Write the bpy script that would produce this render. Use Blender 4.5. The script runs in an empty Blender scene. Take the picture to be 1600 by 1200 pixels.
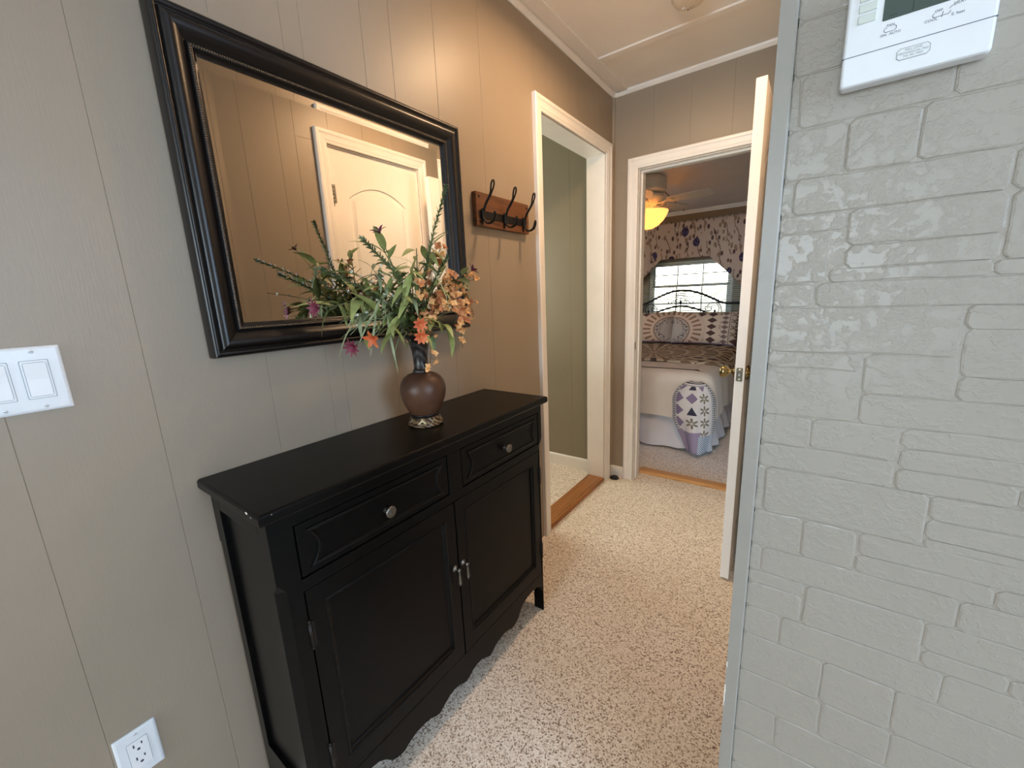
import bpy, bmesh, math, random
from mathutils import Vector, Matrix
random.seed(7)
S = bpy.context.scene
COL = S.collection
PI = math.pi

# ---------------------------------------------------------------- camera
yaw, pit, rol = 0.6337, 0.21, -0.0426
CAM = Vector((1.0961, 0.0, 1.312))
fw = Vector((-math.sin(yaw)*math.cos(pit), math.cos(yaw)*math.cos(pit), -math.sin(pit)))
rt = Vector((math.cos(yaw), math.sin(yaw), 0)); up = rt.cross(fw)
rt2 = math.cos(rol)*rt + math.sin(rol)*up
up2 = -math.sin(rol)*rt + math.cos(rol)*up
cd = bpy.data.cameras.new('camera'); cam = bpy.data.objects.new('camera', cd); COL.objects.link(cam)
cd.sensor_width = 36; cd.lens = 635.51/1600*36; cd.clip_start = 0.02
M3 = Matrix((rt2, up2, -fw)).transposed()
cam.matrix_world = Matrix.Translation(CAM) @ M3.to_4x4()
S.camera = cam
# ---------------------------------------------------------------- world, lights, exposure
W = bpy.data.worlds.new('sky'); S.world = W; W.use_nodes = True
nt = W.node_tree
sky = nt.nodes.new('ShaderNodeTexSky'); sky.sky_type = 'NISHITA'; sky.sun_elevation = math.radians(38)
sky.sun_rotation = math.radians(200); sky.sun_disc = False; sky.air_density = 1.0; sky.dust_density = 1.0
nt.links.new(sky.outputs[0], nt.nodes['Background'].inputs[0]); nt.nodes['Background'].inputs[1].default_value = 1.45
def area(name, loc, direction, sx, sy, power, color):
    l = bpy.data.lights.new(name, 'AREA'); l.shape = 'RECTANGLE'; l.size = sx; l.size_y = sy
    l.energy = power; l.color = color
    o = bpy.data.objects.new(name, l); COL.objects.link(o); o.location = loc
    o.rotation_euler = Vector(direction).to_track_quat('-Z', 'Z').to_euler(); return o
def point(name, loc, power, color, r):
    l = bpy.data.lights.new(name, 'POINT'); l.energy = power; l.color = color; l.shadow_soft_size = r
    o = bpy.data.objects.new(name, l); COL.objects.link(o); o.location = loc; return o
DAY = (0.76, 0.89, 1.0)
area('living_window_light_rear', (0.9, -6.2, 1.55), (0, 1, 0.0), 2.2, 1.6, 262, (0.72, 0.88, 1.0))
area('living_window_light_side', (4.0, -0.1, 1.55), (-1, 0.0, 0.10), 1.5, 1.4, 85, (0.57, 0.76, 1.0))
HALL_LAMP = (0.54, 1.62, 2.36)
point('hall_ceiling_bulb', HALL_LAMP, 0.5, (1.0, 0.66, 0.36), 0.07)
o = area('hall_ceiling_lamp_diffuser', (0.54, 1.62, 2.42), (0, 0, -1), 0.17, 0.17, 14.5, (1.0, 0.64, 0.36)); o.data.shape = 'DISK'
area('utility_room_fill_light', (-1.5, 1.9, 1.5), (1, 0.1, -0.05), 0.8, 1.0, 21, (0.95, 1.0, 0.84))  # added fill lamp to brighten the utility room; its walls have no window
area('bedroom_window_light', (-2.1, 4.1, 1.45), (1, -0.25, -0.1), 1.1, 1.2, 2.5, DAY)
FAN = Vector((-0.27, 4.2, 2.03))
point('bedroom_fan_bulb', FAN + Vector((0, 0, 0.035)), 4, (1.0, 0.66, 0.32), 0.05)
S.view_settings.view_transform = 'Standard'; S.view_settings.look = 'None'
S.view_settings.gamma = 1; S.view_settings.use_curve_mapping = False
S.view_settings.exposure = 0.0
S.cycles.use_denoising = True
S.cycles.max_bounces = 10; S.cycles.diffuse_bounces = 6; S.cycles.glossy_bounces = 5
S.cycles.caustics_reflective = False; S.cycles.caustics_refractive = False

# ---------------------------------------------------------------- materials
def srgb(r, g, b):
    f = lambda c: (c/12.92 if c <= 0.04045 else ((c+0.055)/1.055)**2.4)
    return (f(r/255), f(g/255), f(b/255), 1)
class NT:
    def __init__(s, name):
        s.m = bpy.data.materials.new(name); s.m.use_nodes = True; s.t = s.m.node_tree
        s.b = s.t.nodes['Principled BSDF']
    def n(s, typ, **kw):
        x = s.t.nodes.new('ShaderNode'+typ)
        for k, v in kw.items(): setattr(x, k, v)
        return x
    def l(s, a, b): s.t.links.new(a, b)
    def coord(s, kind='Object', scale=None, rot=None):
        c = s.n('TexCoord').outputs[kind]
        if scale is None and rot is None: return c
        mp = s.n('Mapping'); s.l(c, mp.inputs[0])
        if scale is not None: mp.inputs['Scale'].default_value = scale if hasattr(scale, '__len__') else (scale,)*3
        if rot is not None: mp.inputs['Rotation'].default_value = rot
        return mp.outputs[0]
    def noise(s, vec, scale, detail=3, rough=0.5):
        x = s.n('TexNoise'); s.l(vec, x.inputs['Vector']); x.inputs['Scale'].default_value = scale
        x.inputs['Detail'].default_value = detail; x.inputs['Roughness'].default_value = rough
        return x.outputs[0]
    def voro(s, vec, scale, feature='F1'):
        x = s.n('TexVoronoi', feature=feature); s.l(vec, x.inputs['Vector']); x.inputs['Scale'].default_value = scale
        return x
    def ramp(s, fac, stops):
        r = s.n('ValToRGB'); s.l(fac, r.inputs[0]); e = r.color_ramp.elements
        while len(e) < len(stops): e.new(0.5)
        for el, (p, c) in zip(e, stops): el.position = p; el.color = c
        return r.outputs[0]
    def mix(s, fac, a, b):
        x = s.n('Mix', data_type='RGBA')
        for i, v in ((0, fac), (6, a), (7, b)):
            if hasattr(v, 'is_output'): s.l(v, x.inputs[i])
            elif isinstance(v, X): s.l(v.s, x.inputs[i])
            else: x.inputs[i].default_value = v
        return x.outputs[2]
    def bump(s, h, strength=0.3, dist=0.002, prev=None):
        b = s.n('Bump'); s.l(h, b.inputs['Height']); b.inputs['Strength'].default_value = strength
        b.inputs['Distance'].default_value = dist
        if prev is not None: s.l(prev, b.inputs['Normal'])
        return b.outputs[0]
    def col(s, c):
        if hasattr(c, 'is_output'): s.l(c, s.b.inputs['Base Color'])
        else: s.b.inputs['Base Color'].default_value = c
        return s
    def set(s, rough=0.5, metal=0.0, spec=0.5, normal=None, coat=0, **kw):
        if hasattr(rough, 'is_output'): s.l(rough, s.b.inputs['Roughness'])
        else: s.b.inputs['Roughness'].default_value = rough
        s.b.inputs['Metallic'].default_value = metal; s.b.inputs['Specular IOR Level'].default_value = spec
        if coat: s.b.inputs['Coat Weight'].default_value = coat; s.b.inputs['Coat Roughness'].default_value = 0.15
        if normal is not None: s.l(normal, s.b.inputs['Normal'])
        return s
class X:                                   # little expression builder on Math nodes
    def __init__(s, N, sock): s.N = N; s.s = sock
    def _op(s, op, o=None, o2=None):
        n = s.N.n('Math', operation=op); s.N.l(s.s, n.inputs[0])
        for i, v in ((1, o), (2, o2)):
            if v is None: continue
            if isinstance(v, X): s.N.l(v.s, n.inputs[i])
            else: n.inputs[i].default_value = v
        return X(s.N, n.outputs[0])
    def __add__(s, o): return s._op('ADD', o)
    def __sub__(s, o): return s._op('SUBTRACT', o)
    def __mul__(s, o): return s._op('MULTIPLY', o)
    def __truediv__(s, o): return s._op('DIVIDE', o)
    def lt(s, o): return s._op('LESS_THAN', o)
    def gt(s, o): return s._op('GREATER_THAN', o)
    def fr(s): return s._op('FRACT')
    def fl(s): return s._op('FLOOR')
    def ab(s): return s._op('ABSOLUTE')
    def mx(s, o): return s._op('MAXIMUM', o)
    def mn(s, o): return s._op('MINIMUM', o)
    def sq(s): return s._op('SQRT')
    def sin(s): return s._op('SINE')
    def cos(s): return s._op('COSINE')
    def at2(s, o): return s._op('ARCTAN2', o)
    def mod(s, o): return s._op('MODULO', o)
def sep(N, sock):
    x = N.n('SeparateXYZ'); N.l(sock, x.inputs[0]); return [X(N, o) for o in x.outputs]

def plain(name, c, rough=0.5, metal=0.0, var=0.06, scale=30, bump=0.0, spec=0.5, coat=0):
    N = NT(name); v = N.coord()
    f = N.noise(v, scale, 4)
    c2 = tuple(max(0, x*(1-var*2)) for x in c[:3])+(1,); c3 = tuple(min(1, x*(1+var)) for x in c[:3])+(1,)
    N.col(N.ramp(f, [(0.3, c2), (0.7, c3)]))
    nm = N.bump(N.noise(v, scale*6, 3), bump, 0.001) if bump else None
    N.set(rough, metal, spec, nm, coat); return N.m
PAINT = srgb(152, 138, 121)
def wallmat(name, c, bump=0.12, rough=0.42):
    N = NT(name); v = N.coord()
    f = N.noise(v, 2.3, 4)
    N.col(N.ramp(f, [(0.3, tuple(x*0.95 for x in c[:3])+(1,)), (0.7, tuple(min(1, x*1.04) for x in c[:3])+(1,))]))
    st = N.coord(scale=(60, 60, 4)); h = N.noise(st, 6, 3)
    b1 = N.bump(h, bump, 0.0015); b2 = N.bump(N.noise(v, 260, 2), bump*0.6, 0.0006, b1)
    N.set(rough, 0, 0.4, b2); return N.m
M = {}
M['paint'] = wallmat('taupe_wall_paint', PAINT)
M['paint_r'] = wallmat('taupe_room_paint', srgb(140, 130, 112))
M['paint_bed'] = wallmat('brown_bedroom_paint', srgb(128, 100, 72))
M['ceil'] = wallmat('ceiling_paint', srgb(234, 228, 222), 0.08, 0.6)
M['white'] = plain('white_trim_paint', srgb(236, 231, 226), 0.32, var=0.02, scale=8, bump=0.04)
M['doorw'] = plain('cream_door_paint', srgb(240, 236, 230), 0.35, var=0.015, scale=8, bump=0.05)
M['plastic'] = plain('white_plastic', srgb(224, 227, 231), 0.3, var=0.01, scale=20)
M['plastic_in'] = plain('pale_rocker_plastic', srgb(232, 233, 236), 0.35, var=0.01, scale=20)
M['gap'] = plain('dark_gap', srgb(120, 124, 130), 0.7, var=0.05)
M['slot'] = plain('outlet_slot', srgb(60, 62, 70), 0.7, var=0.05)
M['brick'] = None
def brickmat():
    N = NT('painted_embossed_brick'); v = N.coord()
    f = N.noise(v, 3, 3)
    c = srgb(155, 148, 138)
    N.col(N.ramp(f, [(0.3, tuple(x*0.96 for x in c[:3])+(1,)), (0.7, tuple(x*1.03 for x in c[:3])+(1,))]))
    rip = N.noise(v, 38, 6, 0.62)
    rdg = N.ramp(rip, [(0.45, (0, 0, 0, 1)), (0.52, (1, 1, 1, 1)), (0.6, (0.2, 0.2, 0.2, 1))])
    b1 = N.bump(rdg, 0.30, 0.0018)
    b2 = N.bump(N.noise(v, 190, 3), 0.22, 0.0009, b1)
    N.set(0.36, 0, 0.45, b2); return N.m
M['brick'] = brickmat()
M['board'] = plain('grey_corner_board', srgb(150, 145, 137), 0.42, var=0.03, scale=14, bump=0.25)
def carpet():
    N = NT('speckled_carpet_pile'); v = N.coord()
    d = N.voro(v, 235); d.inputs['Randomness'].default_value = 1
    sp = N.n('SeparateColor'); N.l(d.outputs['Color'], sp.inputs[0])
    c = N.ramp(sp.outputs[0], [(0.0, srgb(122, 98, 80)), (0.14, srgb(172, 150, 130)), (0.30, srgb(224, 210, 194)),
                               (0.6, srgb(240, 229, 216)), (0.85, srgb(250, 243, 234))])
    big = N.noise(v, 4, 4)
    c2 = N.mix(N.ramp(big, [(0.35, (0, 0, 0, 1)), (0.65, (0.25, 0.25, 0.25, 1))]), c, srgb(214, 196, 174))
    N.col(c2)
    h = N.noise(v, 330, 4, 0.7); b = N.bump(h, 0.45, 0.004); b2 = N.bump(d.outputs['Distance'], 0.3, 0.003, b)
    N.set(0.95, 0, 0.1, b2); N.b.inputs['Sheen Weight'].default_value = 0.25; return N.m
M['carpet'] = carpet()
def wood(name, dark, light, axis=(1, 12, 30), rough=0.35, sc=6):
    N = NT(name); v = N.coord(scale=axis)
    n1 = N.noise(v, sc, 5, 0.6)
    n2 = N.noise(v, sc*3.5, 4, 0.6)
    mixf = N.n('Math', operation='MULTIPLY_ADD'); N.l(n2, mixf.inputs[0]); mixf.inputs[1].default_value = 0.45; N.l(n1, mixf.inputs[2])
    N.col(N.ramp(mixf.outputs[0], [(0.52, dark), (0.70, light), (0.95, tuple(min(1, x*1.2) for x in light[:3])+(1,))]))
    N.set(rough, 0, 0.5, N.bump(n1, 0.15, 0.001)); return N.m
M['oak'] = wood('red_oak_threshold', srgb(104, 62, 30), srgb(158, 104, 58), (26, 1.0, 10), sc=2.2)
M['oak2'] = wood('golden_oak_strip', srgb(150, 100, 52), srgb(196, 146, 92), (1.0, 26, 10), sc=2.2)
M['plank'] = wood('rustic_brown_plank', srgb(44, 24, 9), srgb(98, 58, 27), (10, 1.5, 22), 0.5, sc=2.5)
def blackwood():
    N = NT('black_painted_wood'); v = N.coord(scale=(3, 1, 3))
    f = N.noise(v, 20, 5); N.col(N.ramp(f, [(0.3, srgb(8, 7, 7)), (0.7, srgb(13, 12, 11))]))
    N.set(0.31, 0, 0.14, N.bump(N.noise(N.coord(scale=(20, 2, 20)), 20, 4), 0.06, 0.0008)); return N.m
M['black'] = blackwood()
M['frame'] = plain('espresso_frame_lacquer', srgb(17, 11, 9), 0.33, var=0.12, scale=3, spec=0.42)
M['bead'] = plain('antique_bead', srgb(120, 100, 76), 0.4, 0.5, var=0.2, scale=60)
N = NT('mirror_silver'); N.col(N.mix(N.noise(N.coord(), 2), (0.9, 0.9, 0.88, 1), (0.92, 0.92, 0.9, 1))).set(0.004, 1.0); M['mirror'] = N.m
M['iron'] = plain('dark_oiled_iron', srgb(34, 28, 25), 0.42, 0.6, var=0.2, scale=60)
M['blackiron'] = plain('black_wrought_iron', srgb(16, 17, 18), 0.45, 0.3, var=0.1)
M['pewter'] = plain('antique_pewter', srgb(128, 124, 116), 0.3, 0.9, var=0.18, scale=120)
M['brass'] = plain('aged_brass', srgb(158, 142, 104), 0.22, 1.0, var=0.1, scale=60)
M['brassdark'] = plain('worn_brass_plate', srgb(96, 88, 72), 0.35, 0.9, var=0.15, scale=80)
M['screw'] = plain('bright_screw', srgb(220, 214, 200), 0.3, 0.8, var=0.03)
M['rubber'] = plain('black_plastic_puck', srgb(26, 26, 27), 0.6, var=0.05)
M['label'] = plain('pale_label', srgb(222, 226, 228), 0.4, var=0.03)
M['ink'] = plain('grey_ink', srgb(82, 88, 104), 0.6, var=0.03)
M['inkl'] = plain('faded_ink', srgb(150, 154, 160), 0.6, var=0.03)
M['lcd'] = plain('dark_green_lcd', srgb(66, 80, 74), 0.12, var=0.04, scale=40)
M['lcd2'] = plain('darker_lcd_mark', srgb(52, 64, 60), 0.14, var=0.04, scale=40)
M['button'] = plain('grey_green_button', srgb(200, 206, 200), 0.45, var=0.02)
M['chip'] = plain('bare_chip', srgb(225, 220, 210), 0.6, var=0.03)
M['smoke'] = plain('ivory_plastic', srgb(214, 200, 182), 0.4, var=0.03)
M['hinge'] = plain('satin_steel_hinge', srgb(150, 146, 138), 0.35, 0.85, var=0.08, scale=60)

# ---------------------------------------------------------------- mesh helpers
class MB:
    def __init__(s): s.v = []; s.f = []; s.uv = {}; s.sm = set()
    def add(s, vs, fs, smooth=False, uvs=None):
        o = len(s.v); s.v += [tuple(v) for v in vs]
        for f in fs:
            if smooth: s.sm.add(len(s.f))
            s.f.append([i+o for i in f])
        if uvs:
            for i, u in enumerate(uvs): s.uv[o+i] = u
        return s
    def box(s, lo, hi, bev=0.0):
        if bev <= 0:
            a, b, c = lo; d, e, f = hi
            vs = [(a,b,c),(d,b,c),(d,e,c),(a,e,c),(a,b,f),(d,b,f),(d,e,f),(a,e,f)]
            return s.add(vs, [(0,3,2,1),(4,5,6,7),(0,1,5,4),(1,2,6,5),(2,3,7,6),(3,0,4,7)])
        bm = bmesh.new(); bmesh.ops.create_cube(bm, size=1)
        for v in bm.verts: v.co = Vector([(lo[i]+hi[i])/2+v.co[i]*(hi[i]-lo[i]) for i in range(3)])
        bmesh.ops.bevel(bm, geom=bm.edges[:], offset=bev, segments=2, affect='EDGES', profile=0.5)
        bm.verts.index_update()
        s.add([v.co for v in bm.verts], [[v.index for v in f.verts] for f in bm.faces]); bm.free(); return s
    def prism(s, poly, axis, lo, hi, smooth=False):
        """poly: 2-D outline in the two other axes (cyclic order), extruded along axis."""
        o = [i for i in range(3) if i != axis]; n = len(poly); vs = []
        for t in (lo, hi):
            for p in poly:
                q = [0, 0, 0]; q[axis] = t; q[o[0]] = p[0]; q[o[1]] = p[1]; vs.append(q)
        fs = [tuple(range(n))[::-1], tuple(range(n, 2*n))]
        s.add(vs, fs); b = len(s.v)-2*n
        for i in range(n):
            if smooth: s.sm.add(len(s.f))
            s.f.append([b+i, b+(i+1) % n, b+n+(i+1) % n, b+n+i])
        return s
    def tube(s, pts, r, n=8, cap=True, closed=False):
        pts = [Vector(p) for p in pts]; m = len(pts)
        rs = r if hasattr(r, '__len__') else [r]*m
        vs = []; fs = []; prev = None
        for i, p in enumerate(pts):
            t = (pts[(i+1) % m]-pts[i-1]) if closed else (pts[min(i+1, m-1)]-pts[max(i-1, 0)])
            if t.length < 1e-9: t = Vector((0, 0, 1))
            t.normalize()
            if prev is None:
                a = t.orthogonal().normalized()
            else:
                a = prev - t*prev.dot(t)
                a = a.normalized() if a.length > 1e-6 else t.orthogonal().normalized()
            prev = a; b = t.cross(a)
            for k in range(n):
                an = 2*PI*k/n; vs.append(p+(a*math.cos(an)+b*math.sin(an))*rs[i])
        for i in range(m if closed else m-1):
            j = (i+1) % m
            for k in range(n):
                fs.append((i*n+k, i*n+(k+1) % n, j*n+(k+1) % n, j*n+k))
        if cap and not closed: fs += [tuple(range(n))[::-1], tuple(range((m-1)*n, m*n))]
        return s.add(vs, fs, True)
    def lathe(s, prof, n=24, c=(0, 0, 0), axis=2, sign=1, smooth=True):
        """prof: (radius, height); revolve about axis through c."""
        vs = []; fs = []; o = [i for i in range(3) if i != axis]
        for r, h in prof:
            for k in range(n):
                a = 2*PI*k/n; q = [0, 0, 0]; q[axis] = c[axis]+h*sign
                q[o[0]] = c[o[0]]+r*math.cos(a); q[o[1]] = c[o[1]]+r*math.sin(a); vs.append(q)
        m = len(prof)
        for i in range(m-1):
            for k in range(n): fs.append((i*n+k, i*n+(k+1) % n, (i+1)*n+(k+1) % n, (i+1)*n+k))
        if prof[0][0] > 1e-5: fs.append(tuple(range(n))[::-1])
        if prof[-1][0] > 1e-5: fs.append(tuple(range((m-1)*n, m*n)))
        return s.add(vs, fs, smooth)
    def sweep(s, path, prof, to3, closed=False, ends=None, smooth=False):
        """mitred moulding: path 2-D, prof [(offset to the left of travel, height)], to3(u, v, h) -> 3-D."""
        P = [Vector(p) for p in path]; m = len(P); vs = []; fs = []; n = len(prof)
        for i in range(m):
            d1 = (P[i]-P[i-1]).normalized() if (closed or i > 0) else None
            d2 = (P[(i+1) % m]-P[i]).normalized() if (closed or i < m-1) else None
            if d1 is None: d1 = d2
            if d2 is None: d2 = d1
            n1 = Vector((-d1.y, d1.x)); n2 = Vector((-d2.y, d2.x)); mi = n1+n2
            mi = mi/max(1e-6, mi.dot(n1)) if mi.length > 1e-6 else n1
            for off, h in prof:
                q = P[i]+mi*off; vs.append(to3(q.x, q.y, h))
        for i in range(m if closed else m-1):
            j = (i+1) % m
            for k in range(n-1): fs.append((i*n+k, i*n+k+1, j*n+k+1, j*n+k))
        if not closed: fs += [tuple(range(n)), tuple(range((m-1)*n, m*n))[::-1]]
        return s.add(vs, fs, smooth)
    def grid(s, fn, nu, nv, smooth=True, uv=None, flip=False):
        vs = []; uvs = []
        for i in range(nu+1):
            for j in range(nv+1):
                vs.append(fn(i/nu, j/nv)); uvs.append(uv(i/nu, j/nv) if uv else (i/nu, j/nv))
        fs = []
        for i in range(nu):
            for j in range(nv):
                a = i*(nv+1)+j; q = (a, a+nv+1, a+nv+2, a+1); fs.append(q[::-1] if flip else q)
        return s.add(vs, fs, smooth, uvs)
    def mesh(s, name, mat, fix=True):
        me = bpy.data.meshes.new(name); me.from_pydata(s.v, [], s.f)
        if s.uv:
            L = me.uv_layers.new(name='UVMap')
            for lp in me.loops: L.data[lp.index].uv = s.uv.get(lp.vertex_index, (0, 0))
        for p in me.polygons: p.use_smooth = p.index in s.sm
        if fix:
            bm = bmesh.new(); bm.from_mesh(me); bmesh.ops.recalc_face_normals(bm, faces=bm.faces); bm.to_mesh(bm and me); bm.free()
        if mat: me.materials.append(mat)
        return me
    def build(s, name, mat, parent=None, fix=True):
        return link(name, s.mesh(name, mat, fix), parent)
def link(name, data, parent=None, mw=None):
    o = bpy.data.objects.new(name, data); COL.objects.link(o)
    if mw is not None: o.matrix_world = mw
    if parent is not None:
        o.parent = parent; o.matrix_parent_inverse = Matrix.Translation(parent.location).inverted() if parent.type == 'EMPTY' else Matrix()
    return o
def tag(o, label, cat, group=None, kind=None):
    if label: o['label'] = label
    if cat: o['category'] = cat
    if group: o['group'] = group
    if kind: o['kind'] = kind
    return o
def thing(name, label, cat, loc=(0, 0, 0), group=None, kind=None):
    o = bpy.data.objects.new(name, None); COL.objects.link(o); o.location = loc; o.empty_display_size = 0.05
    return tag(o, label, cat, group, kind)
def struct(name, mb, mat, label, cat, parent=None):
    return tag(mb.build(name, mat, parent), label, cat, None, 'structure')
def B(lo, hi, bev=0.0): return MB().box(lo, hi, bev)
yz = lambda x0: (lambda u, v, h: (x0+h, u, v))     # wall facing +x: u = y, v = z
def solidify(o, t, off=-1):
    m = o.modifiers.new('thick', 'SOLIDIFY'); m.thickness = t; m.offset = off; return o

# ================================================================ SETTING
L = 2.67; HC = 2.50; WX = 1.03; YB = 0.75
# floor (one continuous carpet through every room)
struct('floor', B((-2.4, -6.6, -0.08), (4.2, 5.8, 0.0)), M['carpet'], 'beige and brown speckled carpet covering the hall and rooms', 'carpet')
struct('ceiling', MB().box((-2.4, -6.6, HC), (4.2, 2.79, HC+0.1)), M['ceil'], 'off-white panelled hall ceiling with flat battens', 'ceiling')

def planks(parent, cuts, z0, z1, mk, opening=None, top=None, t=0.006, gap=0.0005, mat=None):
    """vertical panelling strips between grooves; mk(u0, u1, z0, z1, t) returns a box."""
    for a, b in zip(cuts[:-1], cuts[1:]):
        pcs = []
        if opening and b > opening[0] and a < opening[1]:
            pcs.append((a, b, top, z1))
            if a < opening[0]: pcs.append((a, opening[0], z0, top))
            if b > opening[1]: pcs.append((opening[1], b, z0, top))
        else: pcs.append((a, b, z0, z1))
        for (u0, u1, q0, q1) in pcs:
            g0 = gap/2 if u0 == a else 0; g1 = gap/2 if u1 == b else 0
            mk(u0+g0, u1-g1, q0, q1).build('panel', mat or M['paint'], parent)
# ---- left wall (x = 0 is its painted face)
OY0, OY1, OZ = 1.798, 2.549, 2.140
wl = MB()
wl.box((-0.11, -6.5, 0), (-0.0013, OY0, HC)); wl.box((-0.11, OY1, 0), (-0.0013, 2.79, HC)); wl.box((-0.11, OY0, OZ), (-0.0013, OY1, HC))
wall_left = struct('wall_left', wl, M['paint'], 'taupe panelled wall with vertical grooves behind the black cabinet', 'wall')
cuts = [-6.4, -5.2, -4.1, -3.3, -2.9, -2.55, -2.1, -1.75, -1.3, -0.95, -0.6, -0.36, -0.17, 0.03, 0.226, 0.456, 0.613, 0.662, 0.847, 0.949, 1.134, 1.371, 1.757, 1.862, 2.098, 2.19, 2.318, 2.45, 2.668]
planks(wall_left, cuts, 0.0, HC-0.002, lambda a, b, c, d: B((-0.0020, a, c), (0, b, d), 0.0009), (OY0, OY1), OZ)
# ---- end wall with the bedroom doorway
EX0, EX1, EZ = 0.168, 0.914, 2.046
we = MB()
we.box((-0.11, L+0.0013, 0), (EX0, L+0.115, HC)); we.box((EX1, L+0.0013, 0), (1.2, L+0.115, HC)); we.box((EX0, L+0.0013, EZ), (EX1, L+0.115, HC))
wall_back = struct('wall_back', we, M['paint'], 'taupe end wall of the hall around the bedroom doorway', 'wall')
planks(wall_back, [0.0, 0.248, 0.455, 0.668, 0.86, 1.028], 0.0, HC-0.002, lambda a, b, c, d: B((a, L, c), (b, L+0.002, d), 0.0009), (EX0, EX1), EZ)
# ---- right wall of the hall with the closed door
RY0, RY1, RZ = 1.326, 1.930, 2.120
wr = MB()
wr.box((WX+0.0013, YB+0.02, 0), (WX+0.115, RY0, HC)); wr.box((WX+0.0013, RY1, 0), (WX+0.115, 2.79, HC)); wr.box((WX+0.0013, RY0, RZ), (WX+0.115, RY1, HC))
wall_right = struct('wall_right', wr, M['paint'], 'taupe panelled right hall wall with the closed arch-panel door', 'wall')
planks(wall_right, [YB+0.016, 0.925, 1.082, 1.165, 1.345, 1.55, 1.75, 1.98, 2.17, 2.42, 2.668], 0.0, HC-0.002, lambda a, b, c, d: B((WX, a, c), (WX+0.002, b, d), 0.0009), (RY0, RY1), RZ)
# ---- front wall with embossed bricks, facing the camera
wf = MB().box((WX+0.019, YB+0.0012, 0), (4.2, YB+0.10, HC))
wall_front = struct('wall_front', wf, M['brick'], 'painted embossed brick wall below the thermostat', 'wall')
BR = []
def row(z0, z1, xs): 
    for a, b in zip(xs[:-1], xs[1:]): BR.append((a, b, z0, z1))
X0 = 1.047; XE = 1.80
row(1.457, 1.523, [X0, 1.115, 1.186, 1.36, 1.6, XE])
row(1.410, 1.457, [X0, 1.060, 1.271, 1.45, XE])
row(1.385, 1.410, [X0, 1.126]); row(1.314, 1.385, [X0, 1.110]); row(1.279, 1.314, [X0, 1.098])
row(1.362, 1.410, [1.127, 1.273]); row(1.332, 1.362, [1.127, 1.274]); row(1.332, 1.410, [1.274, 1.45, XE])
row(1.314, 1.332, [1.112, 1.27, 1.45]); row(1.279, 1.314, [1.099, 1.34, 1.52, XE]); row(1.314, 1.332, [1.45, XE])
row(1.213, 1.279, [X0, 1.254]); row(1.249, 1.279, [1.254, 1.42, XE]); row(1.188, 1.249, [1.257, 1.40, 1.6, XE])
row(1.188, 1.213, [X0, 1.163]); row(1.112, 1.188, [X0, 1.165]); row(1.156, 1.213, [1.164, 1.257]); row(1.112, 1.156, [1.165, 1.40]); row(1.156, 1.188, [1.258, 1.45, XE])
row(1.112, 1.156, [1.40, 1.62, XE])
row(1.062, 1.112, [X0, 1.113, 1.213]); row(1.083, 1.112, [1.214, 1.36, 1.55, XE]); row(1.052, 1.083, [1.215, 1.38, 1.6, XE])
row(1.021, 1.062, [X0, 1.212]); row(1.021, 1.052, [1.214, 1.33, 1.52, XE])
row(0.942, 1.021, [X0, 1.058, 1.253]); row(0.985, 1.021, [1.253, 1.45, XE]); row(0.955, 0.985, [1.253, 1.39, 1.6, XE]) ; row(0.942, 0.955, [1.254, 1.5])
row(0.875, 0.942, [X0, 1.116, 1.184]); row(0.906, 0.942, [1.186, 1.40, 1.6, XE]); row(0.875, 0.906, [1.186, 1.33, 1.52, XE])
row(0.827, 0.875, [X0, 1.064, 1.30, 1.5, XE])
row(0.802, 0.827, [X0, 1.128]); row(0.752, 0.802, [X0, 1.127]); row(0.752, 0.827, [1.129, 1.272]); row(0.780, 0.827, [1.272, 1.42, 1.6, XE]); row(0.752, 0.780, [1.274, 1.36, 1.55, XE])
row(0.695, 0.752, [X0, 1.101, 1.30, 1.46, XE])
row(0.615, 0.695, [X0, 1.165, 1.255, 1.46, XE])
row(0.545, 0.615, [X0, 1.17, 1.258, 1.40, XE]); row(0.475, 0.545, [X0, 1.11, 1.29, 1.5, XE])
for z in range(6): row(z*0.079+0.001, z*0.079+0.08, [X0, 1.12+0.05*(z % 3), 1.34, 1.52+0.04*(z % 2), XE])
row(1.523, 1.590, [X0, 1.058, 1.21, 1.42, XE])
z = 1.590
while z < HC-0.07:
    o = random.uniform(0, 0.1); row(z, z+0.066, [X0, 1.12+o, 1.30+o, 1.5+o, XE]); z += 0.066
rb = random.Random(3)
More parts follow.
